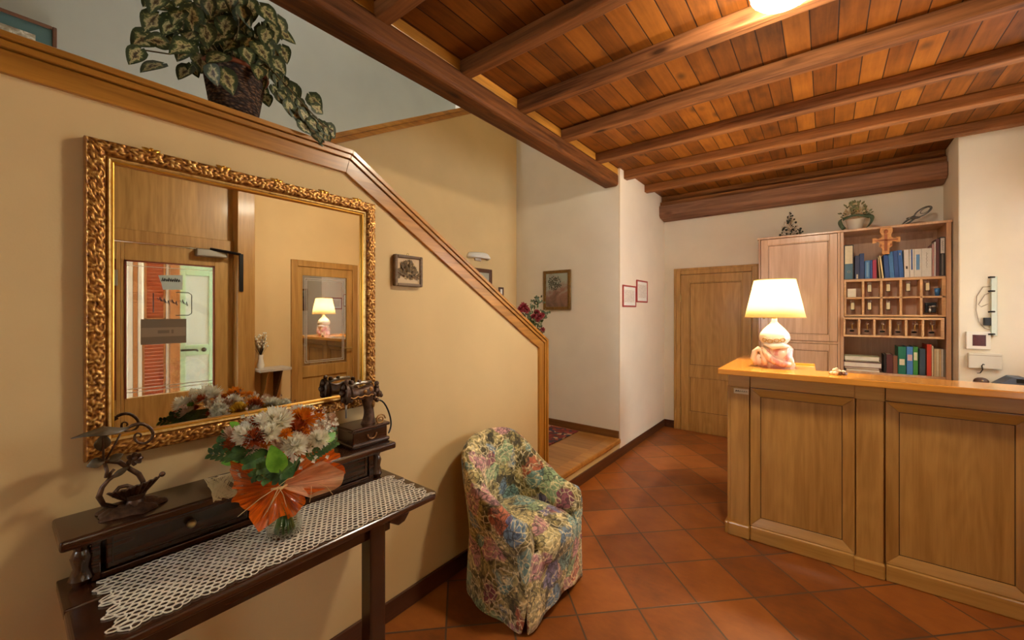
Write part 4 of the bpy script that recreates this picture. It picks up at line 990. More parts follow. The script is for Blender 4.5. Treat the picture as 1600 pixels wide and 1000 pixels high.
for k in range(34):                                                 # small mixed blossoms between the large ones
    x, y, X = random.uniform(290, 880), random.uniform(360, 560), random.uniform(.20, .37)
    if y > 470 and x > 560: X = random.uniform(.36, .40)
    p = Bq(x, y, X); mum(p, random.uniform(.014, .024), ('pwhite', 'ppink', 'pwhite', 'prust', 'pwhite', 'porange')[k % 6], O+(p-Vector((VX, VY, 1.02)))*4, 36, 'small_blossom', .34)
# small white filler flowers
m = M()
for k in range(150):
    if k < 60: x, y, X = min(905, max(730, random.gauss(815, 42))), min(500, max(345, random.gauss(415, 42))), random.uniform(.22, .36)
    elif k < 90: x, y, X = random.gauss(700, 70), random.gauss(600, 35), random.uniform(.36, .42)
    else: x, y, X = random.uniform(300, 850), random.uniform(340, 440), random.uniform(.10, .27)
    p = Bq(x, y, X)
    for q in range(4):
        a = q*PI/2+k; m.leaf(p, (.5+.5*math.cos(a)*0, math.cos(a)*.9-.2, math.sin(a)*.9+.3), (1, 0, .3), .009, .008, 'petal', .1, .2, 2)
part('filler_flowers', m, MT['pwhite'], t_, smooth='full', recalc=False)['kind'] = 'stuff'
m = M()
for k in range(46):
    x, y, X = random.uniform(330, 900), random.uniform(300, 440), random.uniform(.12, .33); p = Bq(x, y, X)
    m.tube([Vector((VX, VY, .98))*.35+p*.65, p], .0012, 4); m.ball(p, .005, 6, 4)
part('filler_stems', m, MT['ppink'], t_, smooth='full')
part('broad_leaf', M().leaf(Bq(545, 690, .435), Bq(480, 500, .445)-Bq(545, 690, .435), (1, -.4, .1), .085, .058, 'heart', .05, .08, 8), MT['leafg'], t_, smooth='full', recalc=False)
part('broad_leaf', M().leaf(Bq(820, 530, .42), Bq(950, 420, .40)-Bq(820, 530, .42), (1, -.2, .5), .06, .03, 'leaf', .1, .12, 8), MT['leafg'], t_, smooth='full', recalc=False)
part('broad_leaf', M().leaf(Bq(300, 640, .33), Bq(190, 650, .31)-Bq(300, 640, .33), (1, -.2, .7), .05, .026, 'leaf', .1, .12, 8).leaf(Bq(300, 440, .26), Bq(245, 400, .24)-Bq(300, 440, .26), (1, 0, .5), .04, .024, 'leaf', .1, .1, 6), MT['leafg'], t_, smooth='full', recalc=False)
m = M()
def frond(a, b, X0, X1, w_=.03, n=9):
    p0, p1 = Bq(*a, X0), Bq(*b, X1); d = p1-p0; side = d.cross(Vector((.8, -.4, .2))).normalized()
    m.tube([p0, p1], .0016, 5)
    for k in range(n):
        t = (k+.5)/n; q = p0+d*t
        for s in (-1, 1): m.leaf(q, d.normalized()*.75+side*s*.8, (1, -.3, .2), w_*(1-.5*t), w_*.32, 'leaf', .05, .1, 4)
for a, b, X0, X1 in (((420,620),(110,595),.34,.30), ((420,600),(160,530),.33,.28), ((400,560),(190,480),.31,.25), ((450,640),(260,590),.36,.36), ((560,640),(380,740),.38,.40), ((560,650),(440,760),.39,.42), ((580,650),(540,770),.40,.43), ((600,640),(420,690),.39,.42), ((700,620),(900,520),.38,.38), ((640,660),(560,720),.41,.43), ((500,600),(330,660),.37,.39), ((420,500),(230,460),.26,.2), ((700,500),(900,450),.3,.24)):
    frond(a, b, X0, X1, .042)
part('fern_fronds', m, MT['fern'], t_, smooth='full', recalc=False)
def sheer(name, c, alpha):
    t = NT(name); uv = t.n('ShaderNodeUVMap', uv_map='uv'); mp = t.n('ShaderNodeMapping', {'Vector': uv.outputs[0], 'Scale': (9.0, .8, 1.0)})
    nz = t.noise(mp.outputs[0], 2.2, 4, .6, .4); alpha = t.n('ShaderNodeMapRange', {0: nz.outputs[0], 1: .32, 2: .66, 3: alpha*.62, 4: min(1.0, alpha*1.38)}).outputs[0]; tr = t.n('ShaderNodeBsdfTransparent', {0: (1,1,1,1)}); df = t.n('ShaderNodeBsdfDiffuse', {0: c}); tl = t.n('ShaderNodeBsdfTranslucent', {0: c})
    a = t.n('ShaderNodeMixShader', {0: .4, 1: df.outputs[0], 2: tl.outputs[0]}); f = t.n('ShaderNodeMixShader', {0: alpha, 1: tr.outputs[0], 2: a.outputs[0]})
    t.t.links.new(f.outputs[0], t.t.nodes['Material Output'].inputs['Surface']); return t.m
MT['tulle'] = sheer('orange tulle', srgb(240, 112, 26), .66)
MT['tullepale'] = sheer('pale peach tulle', srgb(250, 204, 156), .58)
TIE = Bq(540, 800, .35)
def fan(m, pts, X, n=14, k=10, ruffle=.012):
    """a gathered sheet from the tie out to a polyline edge"""
    E = [Bq(x, y, X_) for (x, y), X_ in zip(pts, X)]
    L00 = len(m.v)
    def f(u, v):
        q = u*(len(E)-1); i = min(int(q), len(E)-2); t = q-i; e = E[i].lerp(E[i+1], t)
        p = TIE.lerp(e, v**.8)
        L0 = L00; r = ruffle*(math.sin(u*PI*k*.27+v*2+L0)+.9*noise.noise(Vector((u*7, v*2, L0*.01)))+.35*math.sin(u*PI*k*1.1+v*2))*v; p = p+(e-TIE)*(.16*noise.noise(Vector((u*3.3, L0*.013, 5)))*v);  return p+Vector((.85*r, -.35*r, .5*r))
    m.grid(f, n*2, 10); return m
m = M()
fan(m, [(690,700),(800,610),(900,560),(935,610)], [.36,.33,.33,.37]); fan(m, [(860,640),(970,720),(900,790),(720,860)], [.40,.44,.44,.42]); fan(m, [(700,850),(690,950),(600,1010)], [.44,.45,.44], k=12)
fan(m, [(610,960),(500,1040),(420,1075),(360,990),(355,960)], [.45,.46,.45,.42,.42], k=14); fan(m, [(380,960),(300,920),(245,900),(255,800)], [.42,.40,.38,.36], k=12); fan(m, [(255,820),(235,690),(260,655),(380,690)], [.36,.34,.34,.37]); fan(m, [(380,690),(470,760),(560,740),(700,690)], [.38,.42,.42,.38])
fan(m, [(250,680),(400,600),(600,560),(860,600)], [.24,.16,.16,.24], k=12)
part('tulle_wrap', m, MT['tulle'], t_, smooth='full', recalc=False)
m = M(); fan(m, [(720,690),(800,640),(960,710),(920,790),(880,830),(740,880),(690,800)], [.42,.43,.455,.46,.455,.46,.44], k=16)
part('tulle_wrap', m, MT['tullepale'], t_, label='pale peach layer of tulle', smooth='full', recalc=False)
MT['raffia'] = flat('straw raffia', srgb(206, 176, 116), .8)
m = M()
for (a, b) in (((540,800),(285,990)), ((540,800),(590,930)), ((540,810),(470,960)), ((745,800),(735,900)), ((790,780),(880,850)), ((540,800),(640,740)), ((560,810),(440,1000))):
    p, q = Bq(*a, .455), Bq(*b, .46); m.tube([p, p.lerp(q, .5)+Vector((.006, 0, .008)), q], .0011, 5)
m.tube([TIE+Vector((.024*math.cos(2*PI*k/16), .024*math.sin(2*PI*k/16), .003*math.sin(k))) for k in range(16)], .004, 6, True)
part('raffia_tie', m, MT['raffia'], t_, smooth='full')
# netted straw veil at the left of the wrapping
VE = [Bq(285, 690, .33), Bq(85, 760, .27), Bq(130, 900, .31), Bq(330, 860, .36)]
def vp(u, v): 
    e = .07*math.sin(v*PI*5)*u
    return VE[0].lerp(VE[1], u).lerp(VE[3].lerp(VE[2], u), v)+Vector((.012*math.sin(u*5+v*4), 0, .006*math.sin(v*9)))
m = M()
for k in range(24):
    a = [(min(1, max(0, .5+.52*math.sin(k*1.7+t*.9))), min(1, max(0, .5+.52*math.cos(k*2.3+t*1.3+.3*k)))) for t in range(9)]
    m.tube([vp(*q) for q in a], .0009, 4)
part('straw_net', m, flat('pale straw net', srgb(214, 196, 144), .8), t_, smooth='full')

# ------------------------------------------------------------------ variegated trailing plant in a basket on the parapet
PCX, PCY, PCZ = -.062, .585, 2.325
t_ = thing('basket_plant', 'trailing plant with mottled cream and green leaves in a dark basket on the stair wall', 'plant', (PCX, PCY, PCZ))
def basket_mat():
    t = NT('dark woven basket'); n = t.n('ShaderNodeTexVoronoi', {'Vector': t.obj((1,1,2.2)), 'Scale': 60.0}); c = t.ramp(n.outputs['Distance'], [(.2, srgb(112, 84, 60)), (.5, srgb(60, 38, 28)), (.8, srgb(28, 18, 14))])
    t.bump(n.outputs['Distance'], .9, .01); return t.P(Base_Color=c, Roughness=.8)
MT['basket'] = basket_mat()
part('basket', M().lathe([(.072, PCZ+.0005), (.082, PCZ+.03), (.092, PCZ+.10), (.10, PCZ+.155), (.108, PCZ+.165), (.104, PCZ+.175), (.09, PCZ+.17), (.085, PCZ+.15)], PCX, PCY, 40, lambda a, z: 1+.02*math.sin(a*20+z*160)), MT['basket'], t_, smooth='full')
part('rim', M().tube([(PCX+.106*math.cos(2*PI*k/40), PCY+.106*math.sin(2*PI*k/40), PCZ+.172) for k in range(40)], .009, 8, True), flat('reddish basket rim', srgb(126, 70, 44), .6), t_, smooth='full')
part('soil', M().lathe([(.084, PCZ+.14), (.084, PCZ+.152)], PCX, PCY, 24), flat('potting soil', srgb(40, 28, 20), .95), t_)
def varieg():
    t = NT('variegated leaf'); uv = t.n('ShaderNodeUVMap', uv_map='uv'); sp = t.n('ShaderNodeSeparateXYZ', {0: uv.outputs[0]})
    du = t.math('ABSOLUTE', t.math('SUBTRACT', sp.outputs[0], .5)); n = t.noise(t.obj(), 85, 3, .6, .6); n2 = t.noise(t.obj(), 90, 2)
    d = t.math('ADD', t.math('MULTIPLY', du, 1.5), t.math('MULTIPLY', t.math('ABSOLUTE', t.math('SUBTRACT', sp.outputs[1], .45)), .75))
    d = t.math('ADD', d, t.math('MULTIPLY', t.math('SUBTRACT', n.outputs[0], .5), 1.1))
    c = t.ramp(d, [(.06, srgb(70, 60, 40)), (.16, srgb(136, 126, 84)), (.34, srgb(196, 186, 136)), (.44, srgb(112, 120, 68)), (.60, srgb(52, 64, 36))])
    rib = t.n('ShaderNodeMapRange', {0: du, 1: .0, 2: .035, 3: .7, 4: 0.0}).outputs[0]
    c = t.mix(rib, c, srgb(66, 56, 36))
    return t.P(Base_Color=c, Roughness=.55)
MT['varieg'] = varieg()
LV = [(0.329, 2.609), (0.356, 2.639), (0.324, 2.57), (0.384, 2.627), (0.324, 2.531), (0.313, 2.487), (0.337, 2.471), (0.282, 2.388), (0.324, 2.383), (0.39, 2.455), (0.362, 2.52), (0.39, 2.594), (0.425, 2.643), (0.461, 2.672), (0.49, 2.716), (0.539, 2.718), (0.58, 2.758), (0.641, 2.778), (0.587, 2.701), (0.664, 2.724), (0.493, 2.648), (0.449, 2.605), (0.419, 2.566), (0.468, 2.546), (0.512, 2.585), (0.552, 2.63), (0.546, 2.571), (0.63, 2.672), (0.66, 2.663), (0.73, 2.735), (0.755, 2.713), (0.743, 2.65), (0.691, 2.679), (0.645, 2.622), (0.608, 2.586), (0.573, 2.577), (0.487, 2.463), (0.525, 2.395), (0.623, 2.478), (0.587, 2.519), (0.637, 2.559), (0.691, 2.602), (0.722, 2.566), (0.73, 2.474), (0.763, 2.47), (0.814, 2.518), (0.789, 2.427), (0.85, 2.46), (0.85, 2.423), (0.806, 2.379), (0.841, 2.356), (0.859, 2.325), (0.934, 2.374), (0.887, 2.353), (0.691, 2.636), (0.402, 2.527), (0.379, 2.551), (0.437, 2.553), (0.48, 2.399), (0.413, 2.51), (0.683, 2.547)]
m = M(); ms = M()
top = Vector((PCX, PCY, PCZ+.17))
def addleaf(p, L, dirv=None, nrm=None):
    out = p-Vector((PCX, PCY, p.z)); out.z = 0
    d = dirv or Vector((random.uniform(-.1,.3), (p.y-PCY)*2.4+random.uniform(-.35,.35), -.75+random.uniform(-.4,.5)))
    n_ = nrm or Vector((.8+random.uniform(-.2,.2), -.45+random.uniform(-.35,.35), .25+random.uniform(-.3,.4)))
    d = Vector(d).normalized(); m.leaf(p-d*L*.5, d, n_, L, L*random.uniform(.80,.94), 'heart', random.uniform(.05,.3), random.uniform(.03,.14), 7)
for i, (y, z) in enumerate(LV):
    x = PCX+random.uniform(-.02, .13)
    if 36 <= i <= 40 or i == 58: x = PCX+.125
    if z < 2.42 and y > .75: x = random.uniform(.0, .075)
    if z < 2.42 and y < .35: x = random.uniform(-.03, .05)
    p = Vector((x, y, z)); addleaf(p, random.uniform(.062, .086) if y < .78 else random.uniform(.05, .072))
    if z > 2.5 and i % 2 == 0 and y < .76:
        mid = top.lerp(p, .55)+Vector((0, 0, .05)); ms.tube([top+Vector((random.uniform(-.04,.04), random.uniform(-.04,.04), -.02)), mid, p], .0022, 5)
for k in range(62):
    a = random.uniform(0, 2*PI); r = random.uniform(.02, .20); p = Vector((PCX+r*math.cos(a)*.7-.02, PCY-.01+r*math.sin(a)*1.05, PCZ+.175+random.uniform(.02, .26)-r*.45))
    addleaf(p, random.uniform(.05, .08))
for k in range(30):                                                 # trailing vine over the edge
    t = k/29; p = Vector((PCX+.10+.03*t*random.uniform(-.5, 1), .68+.24*t+random.uniform(-.03,.03), 2.50-.16*t-.04*math.sin(t*3)+random.uniform(-.03,.03)))
    addleaf(p, random.uniform(.04, .066))
ms.tube([top, (PCX+.09, .66, 2.54), (PCX+.11, .74, 2.47), (PCX+.12, .80, 2.42), (PCX+.13, .86, 2.37), (PCX+.12, .92, 2.36)], .003, 6)
ms.tube([top, (PCX+.04, .45, 2.50), (PCX+.07, .37, 2.44), (PCX+.06, .29, 2.42)], .0025, 6)
part('foliage', m, MT['varieg'], t_, smooth='full', recalc=False)
part('stems', ms, flat('brown green stems', srgb(86, 72, 40), .7), t_, smooth='full')

# ------------------------------------------------------------------ pictures and lights on the walls
def picture(name, label, ax, v, sgn, u0, u1, z0, z1, fw, fd, fm, pm, mat_w=0, mm=None, cat='picture', recess=.004):
    """framed picture on the wall plane ax=v, facing sgn"""
    mid = [0, 0, z0]; mid[ax] = v; mid[1-ax] = (u0+u1)/2
    t_ = thing(name, label, cat, mid); a, b = (v+sgn*.001, v+sgn*fd) if sgn > 0 else (v+sgn*fd, v+sgn*.001)
    def bx(m, p0, p1, q0, q1, a=a, b=b):
        if ax == 0: m.box(a, b, p0, p1, q0, q1)
        else: m.box(p0, p1, a, b, q0, q1)
        return m
    m = M(); bx(m, u0, u0+fw, z0, z1); bx(m, u1-fw, u1, z0, z1); bx(m, u0+fw, u1-fw, z1-fw, z1); bx(m, u0+fw, u1-fw, z0, z0+fw)
    part('frame', m, fm, t_, bevel=min(.005, fw*.3))
    a2, b2 = (v+sgn*.001, v+sgn*(fd-recess)) if sgn > 0 else (v+sgn*(fd-recess), v+sgn*.001)
    if mat_w:
        part('mount', bx(M(), u0+fw, u1-fw, z0+fw, z1-fw, a2, b2-(sgn*.002 if sgn > 0 else 0)), mm, t_)
        if sgn > 0: b2 += .001
        else: a2 -= .002
    part('picture_sheet', bx(M(), u0+fw+mat_w, u1-fw-mat_w, z0+fw+mat_w, z1-fw-mat_w, a2, b2), pm, t_)
    return t_
def leafart():
    t = NT('pressed leaf relief'); v = t.obj(); vo = t.n('ShaderNodeTexVoronoi', {'Vector': v, 'Scale': 62.0}); sp = t.n('ShaderNodeSeparateXYZ', {0: v})
    r = t.math('SQRT', t.math('ADD', t.math('POWER', sp.outputs[1], 2.0), t.math('POWER', t.math('SUBTRACT', sp.outputs[2], .085), 2.0)))
    n = t.noise(v, 30, 3); k = t.math('ADD', r, t.math('MULTIPLY', t.math('SUBTRACT', n.outputs[0], .5), .045))
    ins = t.n('ShaderNodeMapRange', {0: k, 1: .050, 2: .054, 3: 1.0, 4: 0.0}).outputs[0]
    dk = t.ramp(vo.outputs['Distance'], [(.2, srgb(64, 46, 28)), (.55, srgb(120, 96, 58)), (.75, srgb(196, 168, 122))])
    return t.P(Base_Color=t.mix(ins, srgb(206, 180, 142), dk), Roughness=.8)
MT['oldwood'] = wood('weathered frame wood', srgb(84, 64, 48), srgb(142, 116, 88), 'y', 1.5, .6)
t_ = picture('leaf_picture', 'small weathered frame with a dark leaf bunch on the stair wall right of the mirror', 0, .001, 1, 1.265, 1.443, 1.703, 1.866, .016, .028, MT['oldwood'], leafart(), cat='picture', recess=.010)
m = M()
for k in range(44):
    a = random.uniform(-.3, PI+.3); r = random.uniform(.008, .056); p = Vector((.022, 1.354+r*math.cos(a)*1.1, 1.762+r*math.sin(a)*1.1))
    m.leaf(p, (.25, math.cos(a), math.sin(a)), (1, 0, 0), .026, .014, 'leaf', .2, .2, 4)
part('dried_leaves', m, flat('dark dried leaf', srgb(104, 82, 48), .6, .1, .5, 90), t_, smooth='full', recalc=False)
part('hanging_ring', M().tube([(.012, 1.354+.006*math.cos(2*PI*k/12), 1.872+.006*math.sin(2*PI*k/12)) for k in range(12)], .0016, 5, True), MT['brass'], t_)
def paint(name, c1, c2, c3, sc=7):
    t = NT(name); v = t.obj(); n = t.noise(v, sc, 4, .6, .8); sp = t.n('ShaderNodeSeparateXYZ', {0: v})
    f = t.math('ADD', t.math('MULTIPLY', n.outputs[0], .8), t.math('MULTIPLY', sp.outputs[2], .8))
    return t.P(Base_Color=t.ramp(f, [(.36, c1), (.55, c2), (.72, c3)]), Roughness=.35)
MT['goldframe'] = flat('old gold frame', srgb(128, 98, 52), .4, .5, .3, 60)
t_ = picture('framed_painting', 'gold framed painting of a tree on the white stair end wall', 1, YS-.001, -1, -.955, -.580, 1.592, 2.062, .036, .03, MT['goldframe'], paint('dusky tree painting', srgb(106, 84, 70), srgb(148, 112, 100), srgb(166, 176, 166)), recess=.012)
m = M()
for k in range(130):
    a = random.uniform(0, 2*PI); r = math.sqrt(random.random())*.085; p = (-.80+r*math.cos(a)*1.1, YS-.0205, 1.91+r*math.sin(a)*.9)
    m.leaf(p, (math.cos(k*1.7), 0, math.sin(k*1.7)), (0, -1, 0), .022, .013, 'leaf', 0, .02, 3)
part('painted_tree', m, flat('painted dark green', srgb(74, 80, 66), .4), t_, recalc=False)
MT['redframe'] = flat('thin red frame', srgb(168, 62, 54), .5)
def notice_mat():
    t = NT('printed notice'); v = t.obj(); sp = t.n('ShaderNodeSeparateXYZ', {0: v}); n = t.noise(v, 70, 2)
    ln = t.math('SINE', t.math('MULTIPLY', sp.outputs[2], 520.0)); f = t.math('MULTIPLY', t.math('GREATER_THAN', ln, .1), t.math('GREATER_THAN', n.outputs[0], .5))
    return t.P(Base_Color=t.mix(t.math('MULTIPLY', f, .5), srgb(226, 214, 196), srgb(120, 106, 96)), Roughness=.5)
MT['notice'] = notice_mat()
picture('framed_notice', 'red framed printed notice on the side wall, the lower one nearer the corner', 0, .013, 1, 4.205, 4.585, 1.622, 1.864, .018, .016, MT['redframe'], MT['notice'], .035, MT['paper'], cat='notice')
picture('framed_notice', 'red framed printed notice on the side wall, the upper one nearer the back door', 0, .013, 1, 4.61, 4.965, 1.680, 1.943, .018, .016, MT['redframe'], MT['notice'], .035, MT['paper'], cat='notice')
MT['walnutframe'] = flat('brown frame', srgb(92, 56, 34), .4)
picture('framed_print', 'brown framed pale print on the yellow stair wall, half hidden by the handrail', 0, XS+.001, 1, 3.30, 3.64, 1.66, 2.066, .045, .025, MT['walnutframe'], paint('grey green print', srgb(132, 128, 108), srgb(166, 162, 140), srgb(186, 186, 168)), recess=.01)
picture('small_picture', 'very small dark framed picture on the yellow stair wall near its corner', 0, XS+.001, 1, 3.78, 3.866, 1.70, 1.868, .022, .02, MT['walnutframe'], MT['paper'], recess=.006)
picture('teal_picture', 'picture with a brown frame and teal mount on the upper landing wall', 0, -2.499, 1, -.12, .285, 3.24, 3.545, .022, .03, MT['walnutframe'], paint('brown and white figures', srgb(96, 70, 44), srgb(150, 140, 120), srgb(220, 214, 200), 22), .075, flat('dark teal mount', srgb(66, 96, 96), .6), recess=.01)
t_ = thing('wall_light', 'white saucer shaped wall light on the yellow stair wall', 'lamp', (XS, 3.41, 2.13))
def halfdish(u, v):
    a = -PI/2+PI*u; q = (1-.22*(1-v)**2) if v < .72 else (1-.16*((v-.72)/.28)**2); return (XS+.001+.12*math.cos(a)*q, 3.41+.178*q*math.sin(a), 2.232-.062*v)
part('dish', M().grid(halfdish, 28, 8), MT['white'], t_, smooth='full', recalc=False, solid=.006)
part('plate', M().box(XS+.001, XS+.014, 3.36, 3.46, 2.15, 2.22), MT['white'], t_, bevel=.003)
# flowers standing on the first stair behind the handrail
FX = -.45
t_ = thing('stair_flowers', 'red and pink flower arrangement behind the lower end of the handrail', 'flowers', (FX, 3.18, .206))
part('stand', M().lathe([(.13, .2145), (.13, .23), (.03, .25), (.025, 1.0), (.12, 1.03), (.12, 1.05)], FX, 3.18, 24), MT['darkz'], t_, smooth=True)
part('pot', M().lathe([(.06, 1.051), (.085, 1.14), (.095, 1.20), (.088, 1.20)], FX, 3.18, 24), flat('terracotta pot', srgb(150, 84, 56), .7), t_, smooth=True)
m = M(); ms = M()
def fl(x, y): return (PX(FX, 600+x/5.333, 380+y/5.333))
for (x, y) in ((1280,470), (1260,500), (1250,540), (1290,490), (1320,570), (1350,600), (1330,620), (1215,580), (1190,600), (1240,600), (1230,640), (1270,640), (1300,650), (1210,630), (1310,600), (1250,680), (1280,690), (1150,570), (1290,720), (1320,745), (1200,550), (1340,590)):
    p = fl(x, y)
    for k in range(8): m.leaf(p+Vector((random.uniform(-.05,.05), random.uniform(-.02,.02), random.uniform(-.02,.02))), (random.uniform(-.5,.5), random.uniform(-1,1), random.uniform(-.3,1)), (1, -.4, .3), random.uniform(.03,.05), .022, 'leaf', .2, .15, 4)
    ms.tube([(FX, 3.18, 1.2), Vector((FX, 3.18, 1.3)).lerp(p, .5), p], .002, 5)
part('leaves', m, leafmat('dark green leaf', srgb(42, 58, 28), srgb(86, 98, 54)), t_, smooth='full', recalc=False); part('stems', ms, MT['stemgreen'], t_)
MT['pred'] = flat('dusky red petals', srgb(166, 62, 72), .7, 0, .25, 70)
for (x, y, r) in ((1140,535,.045), (1115,550,.034), (1165,560,.034), (1250,580,.034), (1275,610,.036), (1295,600,.028), (1225,612,.032), (1255,635,.03), (1300,720,.026)):
    p = fl(x, y)+Vector((.03, 0, 0)); mum(p, r, 'pred', (.7, -.5, .4), 34, 'red_carnation', .4)
# ------------------------------------------------------------------ rug on the platform
def rug_mat():
    t = NT('dark red patterned rug'); v = t.obj(); vo = t.n('ShaderNodeTexVoronoi', {'Vector': v, 'Scale': 22.0}); sp = t.n('ShaderNodeSeparateColor', {0: vo.outputs['Color']})
    c = t.ramp(sp.outputs[0], [(0, srgb(118, 44, 40)), (.35, srgb(70, 50, 56)), (.55, srgb(150, 66, 54)), (.75, srgb(188, 156, 120)), (.88, srgb(60, 66, 80))], 'CONSTANT')
    n = t.noise(v, 300, 2); t.bump(n.outputs[0], .5, .004); return t.P(Base_Color=c, Roughness=.95)
m = M().box(-1.30, -.46, 2.62, 4.10, .2065, .214)
single('stair_rug', m, rug_mat(), 'dark red patterned rug on the wooden platform at the foot of the stairs', 'rug', bevel=.003)

# ------------------------------------------------------------------ binders and books on the key shelf
def col(name, c, r=.5): 
    if name not in MT: MT[name] = flat(name, c, r, 0, .06, 50)
    return MT[name]
C_BLUE = col('blue binder card', srgb(34, 76, 150)); C_LBLUE = col('light blue binder card', srgb(62, 120, 186)); C_NAVY = col('navy book cloth', srgb(40, 52, 92))
C_WH = col('white binder card', srgb(214, 214, 212)); C_CR = col('cream label paper', srgb(222, 214, 184)); C_BLK = col('black binder card', srgb(34, 32, 34)); C_SB = col('slate blue label', srgb(72, 110, 132))
C_CRIM = col('crimson book cloth', srgb(160, 48, 84)); C_MAR = col('maroon book cloth', srgb(84, 36, 36)); C_BEI = col('beige book paper', srgb(202, 180, 140)); C_PINK = col('mauve book cloth', srgb(170, 130, 128))
C_GRN = col('teal green binder card', srgb(22, 110, 88)); C_LG = col('bright green binder card', srgb(60, 140, 62)); C_RED = col('red binder card', srgb(196, 60, 36)); C_BRN = col('brown book cloth', srgb(120, 78, 54)); C_SLT = col('dark slate book cloth', srgb(50, 70, 84)); C_GRY = col('grey book card', srgb(120, 118, 114))
def book(name, label, x0, x1, z0, z1, mt, depth=.20, y0=5.30, tilt=0.0, group=None, pages=True, cat='book'):
    """an upright book, spine to the room, leaning sideways by tilt"""
    t_ = thing(name, label, cat, ((x0+x1)/2, y0+depth/2, z0), group)
    sh = lambda m: [setattr(p, 'x', p.x+(p.z-z0)*math.tan(tilt)) for p in m.v] and m
    e = .0025
    m = M().box(x0, x1, y0, y0+e*1.4, z0, z1).box(x0, x0+e, y0+e, y0+depth, z0, z1).box(x1-e, x1, y0+e, y0+depth, z0, z1)
    part('cover', sh(m), mt, t_, bevel=.001)
    if pages: part('pages', sh(M().box(x0+e, x1-e, y0+e*1.5, y0+depth-.006, z0+.003, z1-.006)), MT['paper'], t_)
    t_['_s'] = 0; del t_['_s']
    return t_, sh, (x0, x1, y0, z0, z1)
def label_(b, f0, f1, mt, inset=.006, nm='label'):
    t_, sh, (x0, x1, y0, z0, z1) = b; H = z1-z0
    return part(nm, sh(M().box(x0+inset, x1-inset, y0-.0008, y0+.0004, z0+H*f0, z0+H*f1)), mt, t_)
def scrib(b, f0, f1, mt, x=None):
    t_, sh, (x0, x1, y0, z0, z1) = b; H = z1-z0; xm = x or (x0+x1)/2
    part('writing', sh(M().tube([(xm+.004*math.sin(k*2.1), y0-.0012, z0+H*(f0+(f1-f0)*k/14)) for k in range(15)], .0011, 4)), mt, t_)
def ring(b, f, mt):
    t_, sh, (x0, x1, y0, z0, z1) = b; z = z0+(z1-z0)*f; xm = (x0+x1)/2
    part('finger_ring', sh(M().tube([(xm+.010*math.cos(2*PI*k/14), y0-.001, z+.010*math.sin(2*PI*k/14)) for k in range(14)], .0022, 5, True)), mt, t_)
Z1 = 1.8955; G1 = 'binders and books on the upper shelf'
b = book('lever_arch_binder', 'black binder with tall cream and slate blue label, leftmost on the upper shelf', 1.907, 1.982, Z1, 2.243, C_BLK, .26, group=G1, cat='binder'); label_(b, .45, .97, C_CR, .008); label_(b, .01, .45, C_SB, .008); ring(b, .22, MT['steel'])
b = book('book', 'dark navy book beside the black binder on the upper shelf', 1.992, 2.026, Z1, 2.130, C_NAVY, group=G1); label_(b, .02, .2, C_CR, .011)
book('book', 'second navy book from the left, taller, on the upper shelf', 2.028, 2.062, Z1, 2.148, col('ink blue cloth', srgb(36, 62, 116)), group=G1)
b = book('book', 'bright blue book with pale streak left of the crimson book', 2.067, 2.105, Z1, 2.075, C_LBLUE, group=G1); label_(b, .1, .9, col('pale blue strip', srgb(130, 176, 214)), .012)
book('book', 'plain blue book directly left of the crimson book', 2.107, 2.122, Z1, 2.078, C_BLUE, group=G1)
book('book', 'crimson book on the upper shelf', 2.124, 2.152, Z1, 2.076, C_CRIM, group=G1)
b = book('book', 'cream book leaning left beside the crimson one on the upper shelf', 2.174, 2.182, Z1, 2.10, C_BEI, .18, tilt=-.06, group=G1)
book('book', 'second cream book leaning left, beside the blue binders', 2.194, 2.206, Z1, 2.115, col('pale straw card', srgb(220, 202, 156)), .18, tilt=-.10, group=G1)
for k, (x0, x1, z1, c, lb) in enumerate(((2.214, 2.248, 2.118, C_BLUE, 'blue binder leaning left under the wooden cross, first of the four'), (2.2495, 2.281, 2.148, C_LBLUE, 'lighter blue binder leaning left, second of the four under the cross'), (2.2825, 2.314, 2.152, C_BLUE, 'deep blue binder leaning left, third of the four under the cross'), (2.3155, 2.346, 2.155, col('royal blue card', srgb(40, 92, 170)), 'royal blue binder leaning left beside the white binders'))):
    b = book('binder', lb, x0, x1, Z1, z1, c, .22, tilt=-.055, group=G1, cat='binder')
    if k == 3: label_(b, .82, .9, C_CR, .012)
b = book('binder', 'white binder with a dark spot, first of the white binders', 2.350, 2.384, Z1, 2.156, C_WH, .24, group=G1, cat='binder', tilt=-.02); label_(b, .30, .40, C_BLK, .011, 'spot')
b = book('binder', 'white binder with a thin blue stripe, second of the white binders', 2.386, 2.416, Z1, 2.156, C_WH, .24, group=G1, cat='binder', tilt=-.01); label_(b, .26, .99, C_BLUE, .010, 'stripe')
b = book('binder', 'white binder with a broad blue stripe, third of the white binders', 2.4165, 2.464, Z1, 2.156, C_WH, .24, group=G1, cat='binder'); label_(b, .25, .80, col('stripe blue', srgb(86, 134, 186)), .012, 'stripe')
b = book('binder', 'widest white binder with grey writing, rightmost of the white binders', 2.4655, 2.530, Z1, 2.156, C_WH, .24, group=G1, cat='binder'); scrib(b, .3, .85, C_GRY)
book('book', 'mauve book right of the white binders on the upper shelf', 2.533, 2.546, Z1, 2.192, C_PINK, group=G1)
book('book', 'pale thin book between the mauve and maroon books', 2.5475, 2.556, Z1, 2.210, C_WH, group=G1)
book('book', 'maroon book beside the black and grey binder', 2.5575, 2.580, Z1, 2.236, C_MAR, group=G1)
b = book('lever_arch_binder', 'black binder with white label, rightmost on the upper shelf', 2.582, 2.617, Z1, 2.250, C_BLK, .26, group=G1, cat='binder'); label_(b, .58, .97, C_WH, .005); label_(b, .02, .56, C_GRY, .012); scrib(b, .65, .9, MT['ink'])
